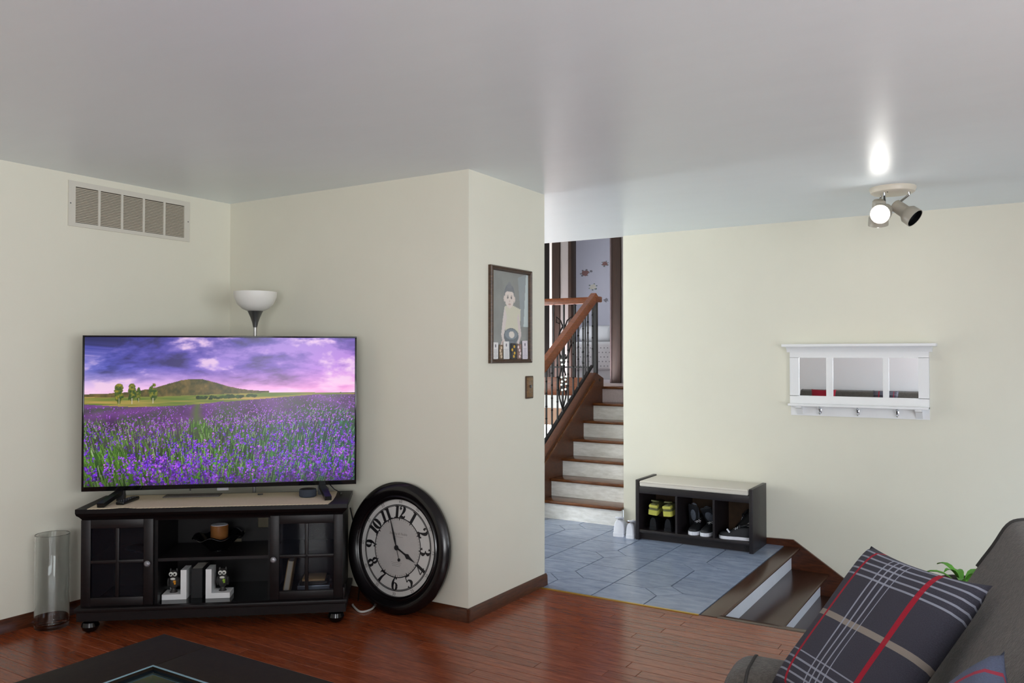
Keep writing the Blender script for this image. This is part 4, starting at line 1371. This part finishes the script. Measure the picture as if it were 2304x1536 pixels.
# shoes ----------------------------------------------------------------
def shoe_parts(t, Ln=.27, Wd=.095, hh=.085, sole=.025, up_m=SHOEW, so_m=SHOEW, in_m=DARK, boot=0.0, collar=True, tongue=True):
    # heel at x = 0, toe at +x ; built upright on z = 0
    prof = [(0, .62, .97), (.04, .76, 1.0), (.15, .78, 1.0), (.30, .76, .92), (.42, .78, .82), (.55, .88, .66), (.70, .98, .50), (.84, .92, .40), (.94, .72, .32), (.99, .40, .22)]
    n = 14
    vs, fs = [], []
    for x, w_, h_ in prof:
        hz_ = sole + (hh + (boot if x < .4 else 0)) * h_
        for k in range(n + 1):
            a = PI * k / n
            c_, s_ = math.cos(a), math.sin(a)
            yy = Wd / 2 * w_ * (abs(c_) ** .75) * (1 if c_ > 0 else -1)
            zz = sole * .8 + (hz_ - sole * .8) * (s_ ** .62)
            nar = 1 - .18 * (s_ if x < .4 else s_ * .3)
            vs.append((x * Ln, yy * nar, zz))
    m_ = n + 1
    for i in range(len(prof) - 1):
        for k in range(n):
            fs.append((i * m_ + k, i * m_ + k + 1, (i + 1) * m_ + k + 1, (i + 1) * m_ + k))
    fs.append(tuple(range(m_)))
    fs.append(tuple((len(prof) - 1) * m_ + k for k in range(m_))[::-1])
    for i in range(len(prof) - 1):
        fs.append((i * m_, (i + 1) * m_, (i + 1) * m_ + n, i * m_ + n))
    upper = ob('upper', MB().add(vs, fs), up_m, t, smooth=60)
    out = []
    for x, w_, h_ in prof:
        out.append((x * Ln, w_))
    pl = [(x * 1.0 - (.004 if i == 0 else 0), Wd / 2 * min(1, w_ * 1.06)) for i, (x, w_) in enumerate(out)]
    poly = [(-.006, 0)] + [(x, -y) for x, y in pl] + [(Ln * 1.02, 0)] + [(x, y) for x, y in pl[::-1]]
    ob('sole', MB().prism(poly, 0, sole), so_m, t, smooth=0)
    if collar:
        zc = sole + (hh + boot) * .98
        e = [(Ln * (.16 + .145 * math.cos(a)), Wd * .26 * math.sin(a), zc + .010 - .010 * math.cos(a) * 1) for a in [2 * PI * k / 16 for k in range(16)]]
        ob('collar', MB().tube(e + [e[0]], .006, 6, cap=False), up_m, upper)
        ob('lining', MB().add([(x, y, z - .001) for x, y, z in e], [tuple(range(16))]), in_m, upper, smooth=0)
    if tongue:
        ob('tongue', MB().sphere((Ln * .34, 0, sole + hh * .92), .026, 8, (.5, .85, .75)), up_m, upper)
        q = MB()
        for k in range(4):
            x = Ln * (.42 + .055 * k)
            z = sole + hh * (.84 - .10 * k)
            q.tube([(x, -.022, z - .006), (x, 0, z + .004), (x, .022, z - .006)], .0028, 5)
        ob('laces', q, so_m if so_m is not SHOEK else up_m, upper)
    return upper


def shoe(label, loc, rz, rot=None, group=None, name='sneaker', **k):
    t = thing(name, label, 'shoe', loc, rz, group, rot=rot)
    shoe_parts(t, **k)
    return t


BX, BYc = 5.93, 2.093
# white sneakers beside the bench, heels towards the room
shoe('white sneaker standing clear of the bench side', (5.945, 2.70, 0), math.radians(12), Ln=.28, Wd=.112, hh=.105, sole=.028)
shoe('white sneaker tucked close against the bench side', (5.93, 2.600, 0), math.radians(4), Ln=.28, Wd=.085, hh=.090, sole=.028)
# cubby 1: black shoes below, lime shoes on top
zs = .0802
for i, y in enumerate((.255, .19)):
    pass
for y, rz, lb in ((.325, .05, 'glossy black dress shoe standing next to the bench end panel'), (.205, -.05, 'glossy black dress shoe standing next to the cubby divider')):
    shoe(lb, (BX + .035, BYc + y, zs), rz, Ln=.29, Wd=.085, hh=.075, sole=.025, up_m=SHOEB, so_m=SHOEB, in_m=SHOEK, group='black dress shoes', name='dress_shoe', tongue=False)
for y, rz, rx, lb in ((.325, .12, .10, 'lime running shoe on top, next to the bench end panel'), (.205, -.05, -.06, 'lime running shoe on top, next to the cubby divider')):
    t = shoe(lb, (BX + .03, BYc + y, zs + .118), rz, rot=(rx, -.10, rz), Ln=.27, Wd=.094, hh=.052, sole=.038, up_m=SHOEG, so_m=SHOEL, in_m=SHOEK, group='lime running shoes', name='running_shoe', tongue=False)
    ob('heel_stripe', MB().box(-.006, .05, -.034, .034, .055, .078, bev=.006), SHOEL, t)
# cubby 2: dark sneakers, grey slippers above
for y, rz, lb in ((.018, .04, 'dark sneaker with pale sole below the slipper standing on its toe'), (-.088, -.02, 'dark sneaker with pale sole below the tipped slipper')):
    t = shoe(lb, (BX + .29, BYc + y, zs), PI + rz, Ln=.27, Wd=.088, hh=.072, sole=.026, up_m=SHOEK, so_m=SHOEW, in_m=SHOEK, group='dark sneakers in the middle cubby', tongue=True)
t = thing('slipper', 'grey fleece slipper standing on its toe in the middle cubby', 'shoe', (BX + .17, BYc + .045, zs + .110), rot=(.25, 1.15, .2))
ob('foot_bed', MB().box(-.11, .10, -.038, .038, -.008, .006, bev=.007, seg=3), SHOEK, t)
ob('fleece_upper', MB().sphere((-.02, 0, .018), .05, 12, (1.9, .78, .62)), SLIP, t)
t = thing('slipper', 'grey fleece slipper tipped against the cubby divider', 'shoe', (BX + .15, BYc - .085, zs + .130), rot=(-.35, .85, -.15))
ob('foot_bed', MB().box(-.10, .10, -.042, .042, -.008, .006, bev=.007, seg=3), SHOEK, t)
ob('fleece_upper', MB().sphere((.0, 0, .020), .05, 12, (1.7, .90, .75)), SLIP, t)
# cubby 3: black sneakers with white soles
t = shoe('black sneaker with white sole lying across the cubby', (BX + .085, BYc - .415, zs), math.radians(97), Ln=.225, Wd=.085, hh=.075, sole=.022, up_m=SHOEK, so_m=SHOEW, in_m=BLACKP)
ob('side_stripe', MB().bar((.145, .036, .05), (.165, .034, .075), .006, .01), SHOEW, t)
t = shoe('black sneaker with white sole tilted behind its mate', (BX + .24, BYc - .410, zs + .012), 0, rot=(0, .55, math.radians(80)), Ln=.17, Wd=.08, hh=.07, sole=.02, up_m=SHOEK, so_m=SHOEW, in_m=BLACKP)
t.location.z = zs + .10

# ------------------------------------------------------------------ coffee table
CT = thing('coffee_table', 'dark wood coffee table with inset glass top', 'table', (1.812, 2.566, 0))
tx, ty = 1.10, 1.15
fw_, zt0, zt1 = .205, .405, .45
ob('top_rail', MB().box(-tx, 0, -.235, 0, zt0, zt1, bev=.003), TABLEW, CT)
ob('top_rail', MB().box(-tx, 0, -ty, -ty + .235, zt0, zt1, bev=.003), TABLEW, CT)
ob('top_rail', MB().box(-fw_, 0, -ty + .2355, -.2355, zt0, zt1, bev=.003), TABLEW, CT)
ob('top_rail', MB().box(-tx, -tx + fw_, -ty + .2355, -.2355, zt0, zt1, bev=.003), TABLEW, CT)
ob('glass_inset', MB().box(-tx + fw_ - .006, -fw_ + .006, -ty + .23, -.23, zt0 + .01, zt1 - .012), TINT, CT)
ob('glass_edge', frame_mb((tx - 2 * fw_) / 2, (ty - .47) / 2, [(0, 0), (0, .003), (.004, .003), (.004, 0)]).xf(
    Matrix.Translation((-tx / 2, -ty / 2, zt1 - .0005)) @ Matrix.Rotation(-PI / 2, 4, 'X')), mat('glass_edge_strip', (120, 150, 160), .15, var=.05), CT)
ob('apron', MB().box(-tx + .05, -.05, -.07, -.05, .33, zt0).box(-tx + .05, -.05, -ty + .05, -ty + .07, .33, zt0).box(-.07, -.05, -ty + .05, -.05, .33, zt0).box(-tx + .05, -tx + .07, -ty + .05, -.05, .33, zt0), TABLEW, CT)
for x in (-.095, -tx + .095):
    for y in (-.095, -ty + .095):
        ob('leg', MB().box(x - .045, x + .045, y - .045, y + .045, 0, zt0, bev=.004), TABLEW, CT)

# ------------------------------------------------------------------ sofas and cushions


def sofa(name, label, loc, rz, L, arm_h, seat_z, back_z, depth=.92):
    # local: x along the sofa, y = 0 at the back, +y towards the front
    t = thing(name, label, 'sofa', loc, rz)
    ob('base', MB().box(.0, L, .05, depth - .04, .06, .28, bev=.02), SOFA, t)
    for x0, x1 in ((0, .24), (L - .24, L)):
        a = ob('arm', MB().box(x0, x1, .02, depth, .06, arm_h, bev=.075, seg=6), SOFA, t)
        xm = x0 + .012 if x0 == 0 else x1 - .012
        rr = .075
        arc = [(x0, depth - rr, .14)] + [(x0 + rr - rr * math.cos(t_), depth - rr, arm_h - rr + rr * math.sin(t_)) for t_ in [PI / 2 * k / 6 for k in range(7)]]
        arc += [(x1 - rr + rr * math.sin(t_), depth - rr, arm_h - rr + rr * math.cos(t_)) for t_ in [PI / 2 * k / 6 for k in range(7)]] + [(x1, depth - rr, .14)]
        ob('piping', MB().tube(arc, .005, 6), SOFAD, a)
    n = 2
    w_ = (L - .48) / n
    for i in range(n):
        ob('seat_cushion', MB().box(.24 + i * w_ + .003, .24 + (i + 1) * w_ - .003, .22, depth - .01, .27, seat_z, bev=.05, seg=4), SOFA, t)
    # reclined back shell with rounded top, full length
    prof = [(.02, .06), (-.09, back_z - .06), (-.085, back_z - .015), (-.05, back_z), (.015, back_z - .002), (.05, back_z - .02), (.085, back_z - .08), (.14, back_z - .17), (.215, .65), (.265, .45), (.27, .28), (.27, .06)]
    P = cat([(a, b, 0) for a, b in prof], 4)
    q = MB().prism([(p.x, p.y) for p in P], .03, L - .0, 0)
    bk_ = ob('backrest', q, SOFA, t, smooth=40)
    for x in (.03, L):
        ob('piping', MB().tube([(x, p.x, p.y) for p in P[4:28]], .007, 6), SOFAD, bk_)
    for x in (.08, L - .08):
        for y in (.10, depth - .1):
            ob('leg', MB().lathe([(0, 0), (.02, 0), (.028, .065), (0, .065)], 12, (x, y, 0)), BLACKW, t)
    return t


sofa('sofa', 'dark grey upholstered sofa beside the steps down', (.807, -.183, 0), math.radians(5), 1.87, .505, .43, .975, depth=.80)
sofa('sofa', 'dark grey sofa along the back wall seen in the mirror', (-2.40, 3.30, 0), -PI / 2, 2.15, .60, .45, .83)


def plaid(name, base, uramp, vramp):
    M = bpy.data.materials.new(name)
    M.use_nodes = True
    nt = M.node_tree
    b = nt.nodes['Principled BSDF']
    b.inputs['Roughness'].default_value = .95
    tc = nt.nodes.new('ShaderNodeTexCoord')
    sx = nt.nodes.new('ShaderNodeSeparateXYZ')
    nt.links.new(tc.outputs['UV'], sx.inputs[0])
    n = nt.nodes.new('ShaderNodeTexNoise')
    n.inputs['Scale'].default_value = 180
    nt.links.new(tc.outputs['UV'], n.inputs['Vector'])
    hs = nt.nodes.new('ShaderNodeHueSaturation')
    hs.inputs['Color'].default_value = lin(base) + (1,)
    mr = nt.nodes.new('ShaderNodeMapRange')
    mr.inputs['To Min'].default_value = .55
    mr.inputs['To Max'].default_value = 1.45
    nt.links.new(n.outputs['Fac'], mr.inputs['Value'])
    nt.links.new(mr.outputs[0], hs.inputs['Value'])
    cur = hs.outputs['Color']
    for out, st in ((sx.outputs[1], vramp), (sx.outputs[0], uramp)):
        r = nt.nodes.new('ShaderNodeValToRGB')
        cr = r.color_ramp
        cr.interpolation = 'CONSTANT'
        cr.elements[0].position = 0
        cr.elements[0].color = (0, 0, 0, 0)
        cr.elements.remove(cr.elements[1])
        for c_, w_, col, al in st:
            e = cr.elements.new(c_ - w_ / 2)
            e.color = lin(col) + (al,)
            e = cr.elements.new(c_ + w_ / 2)
            e.color = (0, 0, 0, 0)
        nt.links.new(out, r.inputs['Fac'])
        mx = nt.nodes.new('ShaderNodeMix')
        mx.data_type = 'RGBA'
        nt.links.new(r.outputs['Alpha'], mx.inputs[0])
        nt.links.new(cur, mx.inputs[6])
        nt.links.new(r.outputs['Color'], mx.inputs[7])
        cur = mx.outputs[2]
    nt.links.new(cur, b.inputs['Base Color'])
    bp = nt.nodes.new('ShaderNodeBump')
    bp.inputs['Strength'].default_value = .25
    bp.inputs['Distance'].default_value = .004
    nt.links.new(n.outputs['Fac'], bp.inputs['Height'])
    nt.links.new(bp.outputs[0], b.inputs['Normal'])
    return M


TH_, BG_, RD_ = (160, 164, 178), (150, 140, 130), (170, 18, 44)
us = [(.17, .022, RD_, .95)] + [(c_, .010, TH_, .9) for c_ in (.36, .41, .46, .51)] + [(.74, .04, RD_, .95)]
vs_ = [(c_, .011, TH_, .85) for c_ in (.04, .085, .13, .175, .22)] + [(.50, .035, BG_, .95)] + [(c_, .011, TH_, .8) for c_ in (.76, .81, .855, .90, .95)]
PLAID = plaid('plaid_fabric', (62, 61, 72), us, vs_)


def cushion(name, label, A, Bc, Dc, thick, mt, group=None):
    # A top-left corner, Bc top-right, Dc bottom-left of the cushion's mid-plane
    A, Bc, Dc = Vector(A), Vector(Bc), Vector(Dc)
    ctr = (Bc + Dc) / 2
    ex, ey = (Bc - A), (Dc - A)
    W = ex.length
    Hh = ey.length
    ex.normalize()
    ey = (ey - ex * ey.dot(ex)).normalized()
    nz = ex.cross(-ey)
    n = 28
    vs, fs, uv = [], [], []
    for side in (1, -1):
        for i in range(n + 1):
            for j in range(n + 1):
                u, v = i / n, j / n
                a, b = 2 * u - 1, 2 * v - 1
                pin = 1 - .075 * (1 - abs(a) ** 2.2) * abs(b) ** 3
                pin2 = 1 - .075 * (1 - abs(b) ** 2.2) * abs(a) ** 3
                z = thick * side * (max(0, 1 - a ** 4) * max(0, 1 - b ** 4)) ** .45
                z *= 1 + .05 * math.sin(9 * a + 3 * b) * (1 - abs(a)) * .8
                vs.append((a * W / 2 * pin2, -b * Hh / 2 * pin, z))
                uv.append((u, v))
    K = (n + 1) ** 2
    for s in range(2):
        for i in range(n):
            for j in range(n):
                f = [s * K + i * (n + 1) + j, s * K + (i + 1) * (n + 1) + j, s * K + (i + 1) * (n + 1) + j + 1, s * K + i * (n + 1) + j + 1]
                fs.append(f if s else f[::-1])
    me = bpy.data.meshes.new(name)
    me.from_pydata(vs, [], fs)
    ul = me.uv_layers.new(name='UVMap')
    for l in me.loops:
        ul.data[l.index].uv = uv[l.vertex_index]
    bm = bmesh.new()
    bm.from_mesh(me)
    bmesh.ops.remove_doubles(bm, verts=bm.verts[:], dist=1e-5)
    bmesh.ops.recalc_face_normals(bm, faces=bm.faces[:])
    bm.to_mesh(me)
    bm.free()
    me.materials.append(mt)
    me.shade_smooth()
    o = bpy.data.objects.new(name, me)
    C.objects.link(o)
    M = Matrix.Identity(4)
    for i in range(3):
        M[i][0], M[i][1], M[i][2] = ex[i], -ey[i], nz[i]
        M[i][3] = ctr[i]
    o.matrix_world = M
    return tag(o, label, 'cushion', group)


cushion('throw_pillow', 'grey plaid pillow with red stripes leaning in the sofa corner', (2.538, .364, .883), (2.172, .055, .902), (2.327, .592, .517), .05, PLAID)
cushion('throw_pillow', 'bluish plaid pillow lower down the sofa seat', (1.66, .025, .91), (1.20, -.01, .90), (1.68, .34, .54), .045, plaid('blue_plaid_fabric', (84, 92, 116), [(.2, .03, RD_, .8), (.34, .012, TH_, .8)], [(.25, .02, RD_, .8), (.5, .03, TH_, .6)]))
cushion('throw_pillow', 'plain red pillow on the sofa along the back wall', (-1.99, 2.62, .86), (-1.99, 3.02, .86), (-1.85, 2.62, .49), .06, RED)
cushion('throw_pillow', 'grey striped pillow on the sofa along the back wall', (-1.99, 1.66, .86), (-1.99, 2.05, .86), (-1.85, 1.66, .49), .06, PLAID)

# ------------------------------------------------------------------ side table and plant behind the sofa
SD = thing('side_table', 'small round dark side table behind the sofa', 'table', (3.22, .17, 0))
ob('table_top', MB().lathe([(0, .485), (.19, .485), (.195, .495), (.19, .51), (0, .51)], 32), BLACKW, SD)
ob('column', MB().lathe([(0, .02), (.025, .02), (.02, .25), (.025, .486), (0, .486)], 16), BLACKW, SD)
ob('foot', MB().lathe([(0, 0), (.14, 0), (.14, .015), (.03, .03), (0, .03)], 28), BLACKW, SD)
PT = thing('potted_plant', 'small green potted plant on the side table behind the sofa', 'plant', (3.22, .17, .51))
ob('pot', MB().lathe([(0, 0), (.05, 0), (.07, .13), (.075, .145), (.068, .145), (.064, .13), (0, .13)], 24), POT, PT)
ob('soil', MB().lathe([(0, .128), (.063, .128), (.063, .134), (0, .136)], 24), SOIL, PT)
for k in range(9):
    a = 2 * PI * k / 9 + .3
    L = .06 + .02 * (k % 3)
    q = MB()
    vs, fs = [], []
    for i in range(6):
        t_ = i / 5
        r = .02 + L * t_
        z = .132 + .10 * t_ - .075 * t_ * t_ + .02 * (k % 2)
        w_ = .014 * math.sin(PI * min(1, .12 + t_ * .88))
        vs += [(r * math.cos(a) - w_ * math.sin(a), r * math.sin(a) + w_ * math.cos(a), z + .004), (r * math.cos(a), r * math.sin(a), z), (r * math.cos(a) + w_ * math.sin(a), r * math.sin(a) - w_ * math.cos(a), z + .004)]
    for i in range(5):
        fs += [(3 * i, 3 * i + 1, 3 * i + 4, 3 * i + 3), (3 * i + 1, 3 * i + 2, 3 * i + 5, 3 * i + 4)]
    ob('leaf', MB().add(vs, fs), LEAF, PT)
